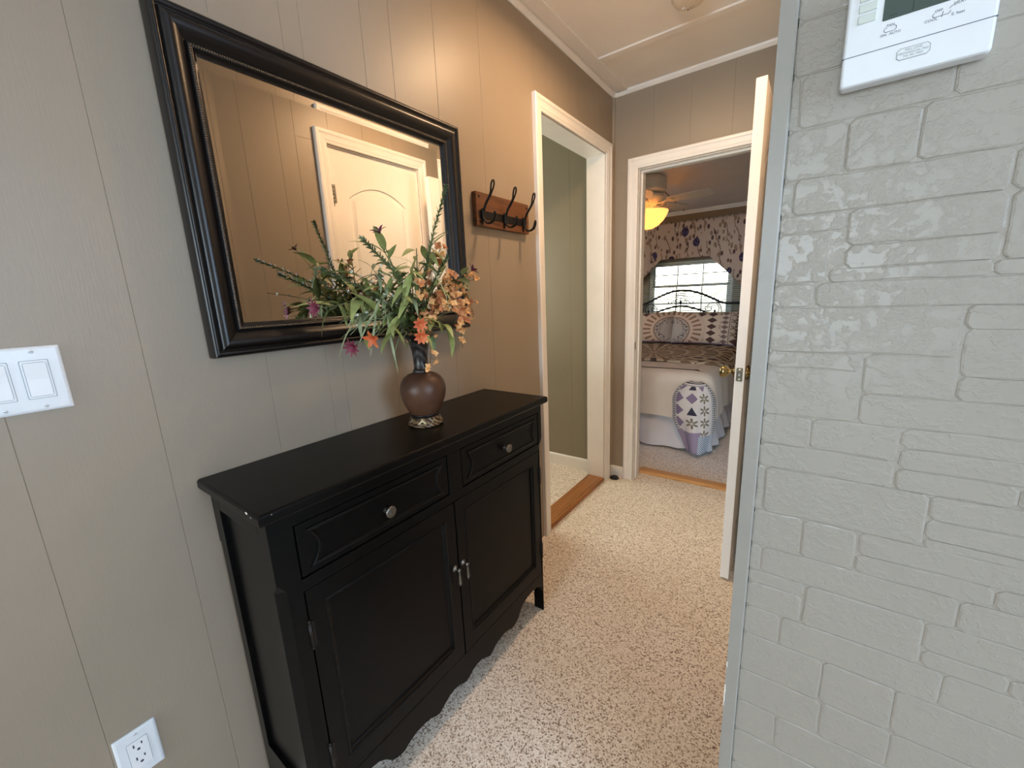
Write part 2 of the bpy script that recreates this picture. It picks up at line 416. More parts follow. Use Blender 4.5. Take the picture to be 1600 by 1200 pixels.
for a, b, z0, z1 in BR:
    g = 0.0004; h = min(z1-z0, b-a); jit = lambda s=0.0009: rb.uniform(-s, s)
    c = min(0.006, h*0.22)
    x0, x1, q0, q1 = a+g, b-g, z0+g*0.7, z1-g*0.7
    nx = max(2, int((x1-x0)/0.03)); nz = max(1, int((q1-q0)/0.03))
    ring = [(x0+c+(x1-x0-2*c)*i/nx, q0) for i in range(nx+1)] + [(x1, q0+c+(q1-q0-2*c)*i/nz) for i in range(nz+1)]
    ring += [(x1-c-(x1-x0-2*c)*i/nx, q1) for i in range(nx+1)] + [(x0, q1-c-(q1-q0-2*c)*i/nz) for i in range(nz+1)]
    ring = [(p[0]+jit(), p[1]+jit()) for p in ring]; n = len(ring); cx, cz = (x0+x1)/2, (q0+q1)/2
    pr = rb.uniform(0.0, 0.0006); mb = MB(); vs = []
    for d, y in ((0, YB+0.0015), (0.0004, YB+0.0007-pr*0.3), (0.0030, YB+0.0002-pr)):
        for px, pz in ring:
            dx, dz = cx-px, cz-pz; l = math.hypot(dx, dz); vs.append((px+dx/l*d, y, pz+dz/l*d))
    fs = []
    for k in range(2):
        for i in range(n): fs.append((k*n+i, k*n+(i+1) % n, (k+1)*n+(i+1) % n, (k+1)*n+i))
    fs.append(tuple(range(2*n, 3*n)))
    mb.add(vs, fs).build('brick', M['brick'], wall_front)
# corner board that caps the wall's end
cb = MB().prism([(WX-0.003, YB-0.012), (WX+0.016, YB-0.012), (WX+0.018, YB-0.010), (WX+0.018, YB+0.016), (WX-0.003, YB+0.016)], 2, 0.0, HC)
tr = struct('trim_1', cb, M['board'], 'narrow grey vertical corner board at the end of the brick wall', 'trim')
for zc, hh in ((0.62, 0.012), (0.55, 0.05), (0.27, 0.03), (0.36, 0.02)):
    mb = MB(); k = 7
    vs = [(WX-0.0034, YB-0.0125, zc-hh/2), (WX-0.0034, YB-0.0125, zc+hh/2)] + [(WX-0.0028+rb.uniform(0.0008, 0.0022), YB-0.0125, zc+hh/2-hh*i/k) for i in range(k+1)]
    mb.add(vs, [tuple(range(len(vs)))]).build('paint_chip', M['chip'], tr)
# living room shell behind the camera
lr = MB()
lr.box((-0.11, -6.5, 0), (4.2, -6.4, HC))
struct('wall_living_rear', lr, M['paint_r'], 'taupe living room wall behind the viewer', 'wall')
lr = MB()
lr.box((4.1, -6.4, 0), (4.2, YB+0.1, HC))
struct('wall_living_side', lr, M['paint_r'], 'taupe living room side wall beyond the thermostat', 'wall')

# ---- mouldings
CAS = [(0, 0), (0, 0.010), (0.004, 0.012), (0.012, 0.0125), (0.016, 0.015), (0.030, 0.0155), (0.040, 0.017), (0.046, 0.021), (0.058, 0.021), (0.062, 0.018), (0.062, 0)]
def casing(name, path, to3, label, cat='trim'):
    return struct(name, MB().sweep(path, CAS, to3), M['white'], label, cat)
def jamb(mb, path, depth, to3, t=0.016, w0=0.0): mb.sweep(path, [(-0.006, -0.001), (0.0, -0.001), (0.0, -depth), (-0.006, -depth), (-0.006, -0.001)], to3)
# left doorway casing (path runs so that 'left of travel' is outward)
pth = [(OY0-0.003, 0), (OY0-0.003, OZ+0.003), (OY1+0.003, OZ+0.003), (OY1+0.003, 0)]
casing('trim_2', pth, yz(0.0), 'white moulded casing round the open doorway in the left wall')
mb = MB(); jamb(mb, pth, 0.124, yz(0.0))
struct('trim_3', mb, M['white'], 'white flat jamb lining the left doorway', 'trim')
# bedroom doorway casing
xz = lambda y0: (lambda u, v, h: (u, y0-h, v))
pe = [(EX0-0.003, 0), (EX0-0.003, EZ+0.003), (EX1+0.003, EZ+0.003), (EX1+0.003, 0)]
casing('trim_4', pe, xz(L), 'white moulded casing round the bedroom doorway')
mb = MB(); jamb(mb, pe, 0.122, xz(L))
for a, b in (((EX0, L+0.042), (EX0+0.011, L+0.078)), ((EX1-0.011, L+0.042), (EX1, L+0.078))):
    mb.box((a[0], a[1], 0), (b[0], b[1], EZ-0.012), 0.002)
mb.box((EX0, L+0.042, EZ-0.013), (EX1, L+0.078, EZ), 0.002)
je = struct('trim_5', mb, M['white'], 'white jamb with stop strips lining the bedroom doorway', 'trim')
mb = MB().prism([(L+0.006+0.012*math.cos(a), 0.962+0.028*math.sin(a)) for a in [2*PI*i/16 for i in range(16)]], 0, EX0-0.001, EX0+0.0022)
mb.build('strike_plate', M['brassdark'], je)
# closed door casing on right wall
xw = lambda u, v, h: (WX-h, u, v)
pr_ = [(RY0-0.003, 0), (RY0-0.003, RZ+0.003), (RY1+0.003, RZ+0.003), (RY1+0.003, 0)]
casing('trim_6', pr_, xw, 'white moulded casing round the closed arch-panel door')
mb = MB(); jamb(mb, pr_, 0.10, xw)
struct('trim_7', mb, M['white'], 'white jamb lining the closed door on the right wall', 'trim')
# crown strips and ceiling battens
QR = [(0.0, 0.0)]+[(0.002+0.018*math.sin(a), 0.0+0.0) for a in ()]
def crown(name, p0, p1, inward, label):
    """small quarter-round under the ceiling, from p0 to p1 (2-D), leaning inward."""
    prof = [(0, HC-0.024), (0.005, HC-0.024), (0.011, HC-0.018), (0.017, HC-0.010), (0.019, HC-0.004), (0.019, HC), (0, HC)]
    d = Vector(inward); vs = []; n = len(prof)
    for p in (p0, p1):
        for o, z in prof: vs.append((p[0]+d.x*o, p[1]+d.y*o, z))
    fs = [(i, (i+1) % n, n+(i+1) % n, n+i) for i in range(n)]+[tuple(range(n))[::-1], tuple(range(n, 2*n))]
    struct(name, MB().add(vs, fs), M['white'], label, 'trim')
crown('trim_8', (0, -6.4), (0, L), (1, 0), 'white crown strip along the top of the left wall')
crown('trim_9', (0, L), (WX, L), (0, -1), 'white crown strip along the top of the hall end wall')
crown('trim_10', (WX, YB), (WX, L), (-1, 0), 'white crown strip along the top of the right hall wall')
ZB = HC-0.009
struct('trim_11', B((0.030, -1.0, ZB), (0.094, L-0.02, HC), 0.002), M['ceil'], 'flat ceiling batten running along the left wall', 'trim')
struct('trim_12', B((0.094, 2.235, ZB), (WX-0.02, 2.275, HC), 0.002), M['ceil'], 'flat ceiling batten crossing the hall near the end wall', 'trim')
struct('trim_13', B((0.094, 0.98, ZB), (WX-0.02, 1.02, HC), 0.002), M['ceil'], 'flat ceiling batten crossing the hall above the mirror', 'trim')
# corner quarter-round where the left wall meets the end wall
struct('trim_14', MB().prism([(0, L), (0.014, L), (0.012, L-0.006), (0.006, L-0.012), (0, L-0.014)], 2, 0.08, HC-0.02), M['paint'], 'taupe vertical quarter-round in the hall corner', 'trim')
bb = [(0, 0), (0.012, 0), (0.012, 0.062), (0.009, 0.070), (0.004, 0.074), (0, 0.074)]
def baseboard(name, x0, x1, y, h, label, sgn=-1):
    vs = []; n = len(bb)
    for x in (x0, x1):
        for o, z in bb: vs.append((x, y+sgn*o, z*h/0.074))
    struct(name, MB().add(vs, [(i, (i+1) % n, n+(i+1) % n, n+i) for i in range(n)]+[tuple(range(n))[::-1], tuple(range(n, 2*n))]), M['white'], label, 'baseboard')
baseboard('baseboard_back', 0.0, EX0-0.066, L, 0.080, 'short white baseboard between the two door casings')
st = B((0.030, L-0.0128, 0.028), (0.070, L-0.0118, 0.056)); st.build('paper_tag', M['label'], bpy.data.objects['baseboard_back'])
# ---- utility room seen through the left doorway
YU = 2.652
uw = MB().box((-1.75, YU+0.0013, 0), (-0.11, YU+0.1, HC))
wu = struct('wall_utility_back', uw, M['paint_r'], 'olive taupe panelled wall seen through the left doorway', 'wall')
planks(wu, [-1.70, -1.34, -0.93, -0.74, -0.509, -0.30, -0.112], 0, HC-0.002, lambda a, b, c, d: B((a, YU, c), (b, YU+0.002, d), 0.0009), mat=M['paint_r'])
baseboard('baseboard_utility', -1.7, -0.124, YU, 0.088, 'white baseboard in the room beyond the left doorway')
mb = MB().box((-1.75, 0.9, 0), (-1.65, YU, HC)); mb.box((-1.75, 0.8, 0), (-0.11, 0.9, HC))
struct('wall_utility_side', mb, M['paint_r'], 'taupe walls of the small side room', 'wall')
# oak thresholds
def threshold(name, lo, hi, mat, label, nose):
    a, b, c = lo; d, e, f = hi
    if nose == 'x': poly = [(a, c), (d-0.002, c), (d, c+0.006), (d, f-0.006), (d-0.006, f), (a+0.004, f), (a, f-0.003)]; mb = MB().prism(poly, 1, b, e)
    else: poly = [(b+0.006, c), (e, c), (e, f-0.004), (e-0.006, f), (b+0.014, f), (b+0.004, f-0.006), (b, f-0.012), (b, c)]; mb = MB().prism(poly, 0, a, d)
    return struct(name, mb, mat, label, 'threshold')
threshold('trim_15', (-0.118, OY0+0.001, 0.0), (0.004, OY1-0.001, 0.024), M['oak'], 'reddish oak board threshold in the left doorway', 'x')
threshold('trim_16', (EX0+0.001, L+0.135, 0.0), (EX1-0.001, L+0.215, 0.020), M['oak2'], 'golden oak strip threshold at the bedroom doorway', 'y')

# ================================================================ DOORS
def arch_path(u0, u1, v0, v1, rise, n=14):
    pts = [(u0, v0), (u1, v0), (u1, v1)]
    for i in range(1, n): 
        t = i/n; u = u1+(u0-u1)*t; pts.append((u, v1+rise*(1-(2*t-1)**2)))
    pts.append((u0, v1)); return pts
PAN = [(0.0, 0.0), (0.002, -0.0002), (0.006, -0.006), (0.010, -0.007), (0.018, -0.007), (0.030, -0.001), (0.036, 0.0)]
def door_panels(mbp, u0, u1, z0, to3, sgn):
    w = u1-u0; s = w*0.17
    for pth, in ((arch_path(u0+s, u1-s, z0+0.92, z0+1.80-0.10, 0.075),), ([(u0+s, z0+0.22), (u1-s, z0+0.22), (u1-s, z0+0.78), (u0+s, z0+0.78)],)):
        mbp.sweep(pth, [(o, h) for o, h in PAN], to3, closed=True, smooth=False)
def door_face(u0, u1, z0, z1, to3):
    """face skin with the two panel moulds cut in: outer field, mouldings, inner fields."""
    mb = MB(); w = u1-u0; s = 0.115 if w > 0.65 else 0.10
    pths = [arch_path(u0+s, u1-s, z0+0.90, z1-0.235, 0.075), [(u0+s, z0+0.20), (u1-s, z0+0.20), (u1-s, z0+0.76), (u0+s, z0+0.76)]]
    bm = bmesh.new()
    def loop(pts):
        vs = [bm.verts.new((p[0], p[1], 0)) for p in pts]
        return [bm.edges.new((vs[i], vs[(i+1) % len(vs)])) for i in range(len(vs))]
    es = loop([(u0, z0), (u1, z0), (u1, z1), (u0, z1)])
    for p in pths: es += loop(p)
    bmesh.ops.triangle_fill(bm, edges=es, use_beauty=True)
    bm.verts.index_update()
    mb.add([to3(v.co.x, v.co.y, 0) for v in bm.verts], [[v.index for v in f.verts] for f in bm.faces]); bm.free()
    for p in pths:
        mb.sweep(p, PAN, to3, closed=True)
        P = [Vector(q) for q in p]; m = len(P); ins = []
        for i in range(m):
            d1 = (P[i]-P[i-1]).normalized(); d2 = (P[(i+1) % m]-P[i]).normalized()
            n1 = Vector((-d1.y, d1.x)); n2 = Vector((-d2.y, d2.x)); mi = n1+n2; mi = mi/mi.dot(n1)
            q = P[i]+mi*PAN[-1][0]; ins.append(to3(q.x, q.y, PAN[-1][1]))
        mb.add(ins, [tuple(range(m))])
    return mb
def knob(parent, c, axis, sgn, mat):
    prof = [(0.030, 0), (0.032, 0.004), (0.026, 0.010), (0.013, 0.013), (0.011, 0.026), (0.014, 0.031), (0.024, 0.038), (0.028, 0.048), (0.027, 0.058), (0.020, 0.064), (0.0, 0.065)]
    MB().lathe(prof, 20, c, axis, sgn).build('knob', mat, parent)
def hinge(parent, c, along):
    mb = MB()
    for k in range(5): mb.tube([(c[0], c[1], c[2]-0.045+k*0.018), (c[0], c[1], c[2]-0.045+k*0.018+0.0168)], 0.006, 10)
    mb.box((c[0]-0.002, c[1]-0.016, c[2]-0.045), (c[0]+0.010, c[1]+0.016, c[2]+0.045))
    mb.build('hinge', M['hinge'], parent)
# closed door in the right wall (set 12 mm back in its jamb)
d1 = thing('door_1', 'closed cream two-panel arched door, seen in the mirror', 'door', (WX, 1.63, 0), kind='structure')
xf = lambda u, v, h: (WX+0.012-h, u, v)
mb = door_face(RY0+0.004, RY1-0.004, 0.012, RZ-0.004, xf)
a0, a1, b0, b1 = RY0+0.004, RY1-0.004, 0.012, RZ-0.004
mb.add([(WX+0.012, a0, b0), (WX+0.047, a0, b0), (WX+0.047, a1, b0), (WX+0.012, a1, b0), (WX+0.012, a0, b1), (WX+0.047, a0, b1), (WX+0.047, a1, b1), (WX+0.012, a1, b1)],
       [(0, 3, 2, 1), (4, 5, 6, 7), (0, 1, 5, 4), (1, 2, 6, 5), (2, 3, 7, 6)])
mb.build('door_leaf', M['doorw'], d1)
for hz in (1.885, 1.05, 0.22): hinge(d1, (WX-0.002, RY0+0.004, hz), 1)
knob(d1, (WX+0.012, RY1-0.055, 0.95), 0, -1, M['brass'])
# open bedroom door, swung back into the hall
DX0, DX1, DY0, DY1 = 0.8645, 0.8997, 1.8707, 2.632
d2 = thing('door_2', 'open white bedroom door seen edge-on beside the brick wall', 'door', (0.882, 2.63, 0.012), kind='structure')
leaf = MB()
fl = door_face(DY0, DY1, 0.012, 2.042, lambda u, v, h: (DX0-h, u, v)); leaf.add(fl.v, fl.f)
fr = door_face(DY0, DY1, 0.012, 2.042, lambda u, v, h: (DX1+h, u, v)); leaf.add(fr.v, fr.f)
leaf.add([(DX0, DY0, 0.012), (DX1, DY0, 0.012), (DX1, DY1, 0.012), (DX0, DY1, 0.012), (DX0, DY0, 2.042), (DX1, DY0, 2.042), (DX1, DY1, 2.042), (DX0, DY1, 2.042)],
         [(0, 3, 2, 1), (4, 5, 6, 7), (0, 1, 5, 4), (2, 3, 7, 6)])
leaf.build('door_leaf', M['doorw'], d2)
knob(d2, (DX0, DY0+0.062, 0.962), 0, -1, M['brass']); knob(d2, (DX1, DY0+0.062, 0.962), 0, 1, M['brass'])
lp = MB().prism([(0.882+0.0118*cx+(-0.002 if cx > 0 else 0.002)*abs(sx), 0.962+0.028*cz) for cx, cz, sx in ((-1, -0.92, 0), (-0.8, -1, 0), (0.8, -1, 0), (1, -0.92, 0), (1, 0.92, 0), (0.8, 1, 0), (-0.8, 1, 0), (-1, 0.92, 0))], 1, DY0-0.0012, DY0+0.001)
lpo = lp.build('latch_plate', M['brassdark'], d2)
MB().box((0.875, DY0-0.007, 0.953), (0.889, DY0-0.001, 0.971), 0.002).build('latch_bolt', M['pewter'], lpo)
for z in (0.942, 0.982): MB().lathe([(0.0045, 0), (0.0045, 0.001), (0.003, 0.0016), (0, 0.0018)], 12, (0.882, DY0-0.001, z), 1, -1).build('screw', M['screw'], lpo)
for hz in (1.85, 1.03, 0.22): hinge(d2, (DX1+0.006, DY1+0.012, hz), 1)

# ================================================================ HALL OBJECTS
# ---- sideboard cabinet
CB = thing('sideboard_cabinet', 'black narrow sideboard with two drawers and two doors under the mirror', 'cabinet', (0.15, 0.78, 0))
bk = M['black']; FX = 0.285; CY0, CY1 = 0.285, 1.283; TZ0, TZ1 = 0.912, 0.938
# top with rounded nose
def rounded_slab(x0, x1, y0, y1, prof):
    mb = MB(); loops = []
    for ins, z in prof: loops.append([(x0, y0+ins, z), (x1-ins, y0+ins, z), (x1-ins, y1-ins, z), (x0, y1-ins, z)])
    vs = [p for l in loops for p in l]; fs = []
    for i in range(len(loops)-1):
        for k in range(4): fs.append((i*4+k, i*4+(k+1) % 4, (i+1)*4+(k+1) % 4, (i+1)*4+k))
    fs += [(3, 2, 1, 0), tuple(range(len(vs)-4, len(vs)))]
    return mb.add(vs, fs)
top = rounded_slab(0.004, 0.312, 0.266, 1.292, [(0.010, TZ0), (0.003, TZ0+0.002), (0.0, TZ0+0.007), (0.0, TZ1-0.006), (0.002, TZ1-0.002), (0.006, TZ1)]).build('top', bk, CB)
for (x, y, z, a, b, c) in ((0.262, 0.2662, TZ1-0.006, 0.012, 0.0012, 0.006), (0.280, 0.2662, TZ1-0.010, 0.004, 0.001, 0.004), (0.3115, 0.742, TZ0+0.008, 0.001, 0.012, 0.004), (0.3115, 0.29, TZ0+0.02, 0.001, 0.003, 0.003)):
    MB().lathe([(0, -0.5), (0.35, -0.3), (0.5, 0), (0.3, 0.35), (0, 0.5)], 7).build('paint_chip', M['chip'], top, ).matrix_local = Matrix.Translation((x, y, z)) @ Matrix.Diagonal((a, b, c, 1))
# corner posts, with stop chamfers on the outer front corners
def post(name, y0, y1, outer):
    mb = MB(); x0, x1 = FX-0.045, FX; ch = 0.017
    lv = []
    for z, c in ((0.0, ch), (0.115, ch), (0.745, ch), (0.770, 0.0), (TZ0, 0.0)):
        if outer < 0: lv.append([(x0, y0, z), (x1-c, y0, z), (x1, y0+c+1e-5, z), (x1, y1, z), (x0, y1, z)])
        else: lv.append([(x0, y0, z), (x1, y0, z), (x1, y1-c-1e-5, z), (x1-c, y1, z), (x0, y1, z)])
    vs = [p for l in lv for p in l]; fs = []
    for i in range(len(lv)-1):
        for k in range(5): fs.append((i*5+k, i*5+(k+1) % 5, (i+1)*5+(k+1) % 5, (i+1)*5+k))
    fs += [(4, 3, 2, 1, 0), tuple(range(len(vs)-5, len(vs)))]
    mb.add(vs, fs); return mb.build(name, bk, CB)
post('corner_post', CY0, 0.333, -1); post('corner_post', 1.262, CY1, 1)
def back_post(y0, y1, o):
    mb = MB(); n = 0.008
    p = lambda yy0, yy1: [(0.006, yy0), (0.046, yy0), (0.046, yy1), (0.006, yy1)]
    for z0, z1, d in ((0, 0.12, n), (0.12, 0.775, n), (0.775, TZ0, 0)):
        mb.box((0.006+d, y0, z0), (0.046, y1, z1))
    mb.build('back_post', bk, CB)
back_post(CY0, 0.325, -1); back_post(1.243, CY1, 1)
# panelled ends
for y0, y1, s in ((CY0+0.010, CY0+0.020, -1), (CY1-0.020, CY1-0.010, 1)):
    e = B((0.046, y0, 0.10), (FX-0.045, y1, TZ0)).build('end_panel', bk, CB)
    yo = CY0 if s < 0 else CY1
    ya, yb = (yo, yo+0.012) if s < 0 else (yo-0.012, yo)
    B((0.046, ya, 0.865), (FX-0.045, yb, TZ0), 0.0015).build('end_rail', bk, e)
    r = MB().prism([(0.046, 0.115), (0.10, 0.150), (0.19, 0.150), (FX-0.045, 0.115), (FX-0.045, 0.19), (0.046, 0.19)], 1, ya, yb); r.build('end_rail', bk, e)
B((0.008, CY0+0.02, 0.10), (0.016, CY1-0.02, TZ0)).build('back_panel', bk, CB)
B((0.016, CY0+0.03, 0.165), (FX-0.03, CY1-0.03, 0.178)).build('bottom_shelf', bk, CB)
# face frame rails
B((FX-0.02, 0.333, 0.877), (FX, 1.262, TZ0), 0.001).build('top_rail', bk, CB)
B((FX-0.02, 0.333, 0.724), (FX, 1.262, 0.752), 0.001).build('middle_rail', bk, CB)
B((FX-0.02, 0.773, 0.752), (FX, 0.829, 0.877), 0.001).build('centre_stile', bk, CB)
# scalloped apron
ap = [(0.333, 0.183), (1.262, 0.183)]
half = [(1.262, 0.095), (1.252, 0.115), (1.238, 0.132), (1.215, 0.141), (1.185, 0.144), (1.150, 0.143), (1.120, 0.136), (1.100, 0.120), (1.082, 0.096), (1.066, 0.086), (1.041, 0.082), (1.020, 0.092), (0.995, 0.098), (0.965, 0.096), (0.940, 0.090), (0.922, 0.078), (0.904, 0.073), (0.885, 0.084), (0.860, 0.096), (0.838, 0.098), (0.815, 0.093), (0.798, 0.083)]
low = half+[(0.783, 0.079)]+[(1.566-0.0-y, z) for y, z in reversed(half)]
low = [(max(0.333, y+ (0.0297 if y < 0.345 else 0)), z) for y, z in low]
poly = [(0.333, 0.183)]+[p for p in reversed(low)]+[(1.262, 0.183)]
MB().prism(poly, 0, FX-0.022, FX-0.001).build('apron', bk, CB)
# small side aprons are part of the end rails; feet inner faces
for y0, y1 in ((0.322, 0.336), (1.232, 1.262)):
    pass
# drawers
def drawer(y0, y1, z0, z1):
    d = MB(); f = 0.0015
    d.box((FX-0.10, y0+0.01, z0+0.005), (FX-0.019, y1-0.01, z1-0.01))
    d.box((FX-0.019, y0+0.002, z0+0.002), (FX-0.001, y1-0.002, z1-0.002), 0.0012)
    o = d.build('drawer', bk, CB)
    # raised field with concave ends
    ins = []; a, b = y0+0.028, y1-0.028; c, e = z0+0.019, z1-0.021; n = 10
    out = [(a, c), (b, c)]+[(b-0.018*math.sin(PI*i/n), c+(e-c)*i/n) for i in range(1, n)]+[(b, e), (a, e)]+[(a+0.018*math.sin(PI*i/n), e-(e-c)*i/n) for i in range(1, n)]
    fld = MB().sweep(out, [(-0.004, -0.002), (-0.003, 0.0030), (0.0, 0.0042), (0.0035, 0.0030), (0.0055, 0.0004)], yz(FX-0.001), closed=True)
    fld.build('bead_moulding', bk, o)
    ky = (y0+y1)/2; kz = z0+(z1-z0)*0.45
    MB().lathe([(0.0085, 0), (0.0065, 0.004), (0.0055, 0.012), (0.010, 0.016), (0.0145, 0.019), (0.0150, 0.022), (0.0125, 0.0245), (0.0105, 0.0235), (0.008, 0.0245), (0, 0.0252)], 20, (FX-0.001, ky, kz), 0, 1).build('knob', M['pewter'], o)
drawer(0.335, 0.772, 0.754, 0.876); drawer(0.830, 1.260, 0.754, 0.876)
# doors
def cab_door(y0, y1, z0, z1, pull_y, hy, hs):
    fw_ = 0.040; t0, t1 = FX-0.019, FX-0.001
    mb = MB()
    mb.box((t0, y0+0.0015, z0+0.0015), (t1, y0+fw_, z1-0.0015), 0.0008); mb.box((t0, y1-fw_, z0+0.0015), (t1, y1-0.0015, z1-0.0015), 0.0008)
    mb.box((t0, y0+fw_-0.001, z0+0.0015), (t1, y1-fw_+0.001, z0+fw_+0.012), 0.0008); mb.box((t0, y0+fw_-0.001, z1-fw_-0.004), (t1, y1-fw_+0.001, z1-0.0015), 0.0008)
    o = mb.build('door', bk, CB)
    a, b, c, e = y0+fw_, y1-fw_, z0+fw_+0.012, z1-fw_-0.004
    B((t0+0.002, a-0.002, c-0.002), (t0+0.010, b+0.002, e+0.002)).build('panel', bk, o)
    MB().sweep([(a, c), (b, c), (b, e), (a, e)], [(-0.0005, 0.0005), (0.003, 0.0022), (0.006, 0.0005), (0.010, -0.006), (0.013, -0.008)], yz(t1), closed=True).build('bead_moulding', bk, o)
    pz = 0.508
    p = MB().lathe([(0.0095, 0), (0.0095, 0.002), (0.006, 0.004), (0.004, 0.0055), (0.0035, 0.014), (0.0055, 0.016), (0.0055, 0.021), (0, 0.022)], 16, (t1, pull_y, pz), 0, 1)
    po = p.build('pull', M['pewter'], o)
    x = t1+0.0185
    MB().lathe([(0.0025, -0.002), (0.0034, -0.006), (0.0028, -0.010), (0.0036, -0.022), (0.0052, -0.034), (0.0040, -0.037), (0.0058, -0.041), (0.0048, -0.046), (0.0022, -0.048), (0.0026, -0.051), (0.0, -0.054)], 12, (x, pull_y, pz), 2, 1).build('drop', M['pewter'], po)
    for hz in (z0+0.105, z1-0.105):
        h = MB().tube([(FX+0.0015, hy, hz-0.030), (FX+0.0015, hy, hz+0.030)], 0.0042, 10)
        h.lathe([(0, 0), (0.003, 0.002), (0.0042, 0.005), (0.0025, 0.007), (0.002, 0.009)], 10, (FX+0.0015, hy, hz-0.037)); h.lathe([(0.002, -0.009), (0.0025, -0.007), (0.0042, -0.005), (0.003, -0.002), (0, 0)], 10, (FX+0.0015, hy, hz+0.037))
        h.box((FX-0.001, min(hy, hy+hs*0.010), hz-0.030), (FX+0.0006, max(hy, hy+hs*0.010), hz+0.030))
        h.build('hinge', M['iron'], o)
cab_door(0.335, 0.7865, 0.183, 0.723, 0.770, 0.334, 1)
cab_door(0.7885, 1.260, 0.183, 0.723, 0.806, 1.261, -1)

# ---- wall mirror
MY0, MY1, MZ0, MZ1 = 0.337, 1.187, 1.206, 1.902
WM = thing('wall_mirror', 'large rectangular mirror in a wide dark espresso frame above the cabinet', 'mirror', (0, 0.762, 1.206))
FP = [(0, 0.004), (0, 0.032), (0.002, 0.038), (0.006, 0.041), (0.011, 0.040), (0.0135, 0.036), (0.016, 0.0355), (0.019, 0.040), (0.025, 0.0435), (0.032, 0.0435), (0.040, 0.040), (0.048, 0.033), (0.054, 0.0275), (0.0565, 0.0265), (0.0575, 0.030), (0.060, 0.0315), (0.0645, 0.0315), (0.067, 0.030), (0.068, 0.0265), (0.074, 0.0235), (0.0745, 0.018), (0.0745, 0.012)]
FR = [(MY0, MZ0), (MY1, MZ0), (MY1, MZ1), (MY0, MZ1)]
for i in range(4):
    a, b = Vector(FR[i]), Vector(FR[(i+1) % 4]); d = (b-a).normalized(); nn = Vector((-d.y, d.x)); vs = []
    for e, s in ((a, 1), (b, -1)):
        for o, h in FP:
            q = e+nn*o+d*o*s; vs.append((h, q.x, q.y))
    n = len(FP); mb = MB(); mb.add(vs, [(k, k+1, n+k+1, n+k) for k in range(n-1)], True)
    o = mb.build('frame_rail', M['frame'], WM)
    mod = o.modifiers.new('es', 'EDGE_SPLIT'); mod.split_angle = math.radians(50)
IN = 0.0745
def bead_run():
    mb = MB(); o = 0.0622
    c = [(MY0+o, MZ0+o), (MY1-o, MZ0+o), (MY1-o, MZ1-o), (MY0+o, MZ1-o)]
    for i in range(4):
        a, b = Vector(c[i]), Vector(c[(i+1) % 4]); ln = (b-a).length; d = (b-a)/ln; nn = Vector((-d.y, d.x)); k = int(ln/0.0046)
        for j in range(k):
            p = a+d*(ln*(j+0.5)/k); w = 0.0014; r = 0.0023
            vs = []
            for du, dv, h in ((-w, -r, 0.0312), (w, -r, 0.0312), (w, r, 0.0312), (-w, r, 0.0312), (-w*0.5, -r*0.5, 0.0334), (w*0.5, -r*0.5, 0.0334), (w*0.5, r*0.5, 0.0334), (-w*0.5, r*0.5, 0.0334)):
                q = p+d*du+nn*dv; vs.append((h, q.x, q.y))
            mb.add(vs, [(4, 5, 6, 7), (0, 1, 5, 4), (1, 2, 6, 5), (2, 3, 7, 6), (3, 0, 4, 7)], True)
    return mb
o = bead_run().build('bead_trim', M['bead'], WM); o['kind'] = 'stuff'
a0, a1, b0, b1 = MY0+IN-0.004, MY1-IN+0.004, MZ0+IN-0.004, MZ1-IN+0.004
bv = 0.024
gl = MB(); gv = [(0.0176, a0, b0), (0.0176, a1, b0), (0.0176, a1, b1), (0.0176, a0, b1), (0.0165, a0+bv, b0+bv), (0.0165, a1-bv, b0+bv), (0.0165, a1-bv, b1-bv), (0.0165, a0+bv, b1-bv)]
gl.add(gv, [(4, 5, 6, 7), (0, 1, 5, 4), (1, 2, 6, 5), (2, 3, 7, 6), (3, 0, 4, 7)])
g = gl.build('mirror_glass', M['mirror'], WM, fix=False)
B((0.004, MY0+0.02, MZ0+0.02), (0.012, MY1-0.02, MZ1-0.02)).build('backing_board', M['plank'], WM)

# ---- coat rack
CR = thing('coat_rack', 'rustic brown wooden coat rack with three black iron hooks', 'coat rack', (0, 1.46, 1.59))
B((0.001, 1.281, 1.590), (0.021, 1.644, 1.715), 0.0015).build('board', M['plank'], CR)
B((0.021, 1.296, 1.620), (0.0245, 1.612, 1.648), 0.001).build('bar', M['iron'], CR)
for y, z in ((1.300, 1.698), (1.300, 1.606), (1.628, 1.698), (1.628, 1.606)):
    MB().lathe([(0.005, 0), (0.004, 0.0015), (0, 0.002)], 10, (0.021, y, z), 0, 1).build('screw', M['iron'], CR)
def smooth_path(pts, k=4):
    P = [Vector(p) for p in pts]; out = []
    for i in range(len(P)-1):
        p0, p1, p2, p3 = P[max(i-1, 0)], P[i], P[i+1], P[min(i+2, len(P)-1)]
        for j in range(k):
            t = j/k; out.append(0.5*((2*p1)+(p2-p0)*t+(2*p0-5*p1+4*p2-p3)*t*t+(3*p1-p0-3*p2+p3)*t*t*t))
    return out+[P[-1]]
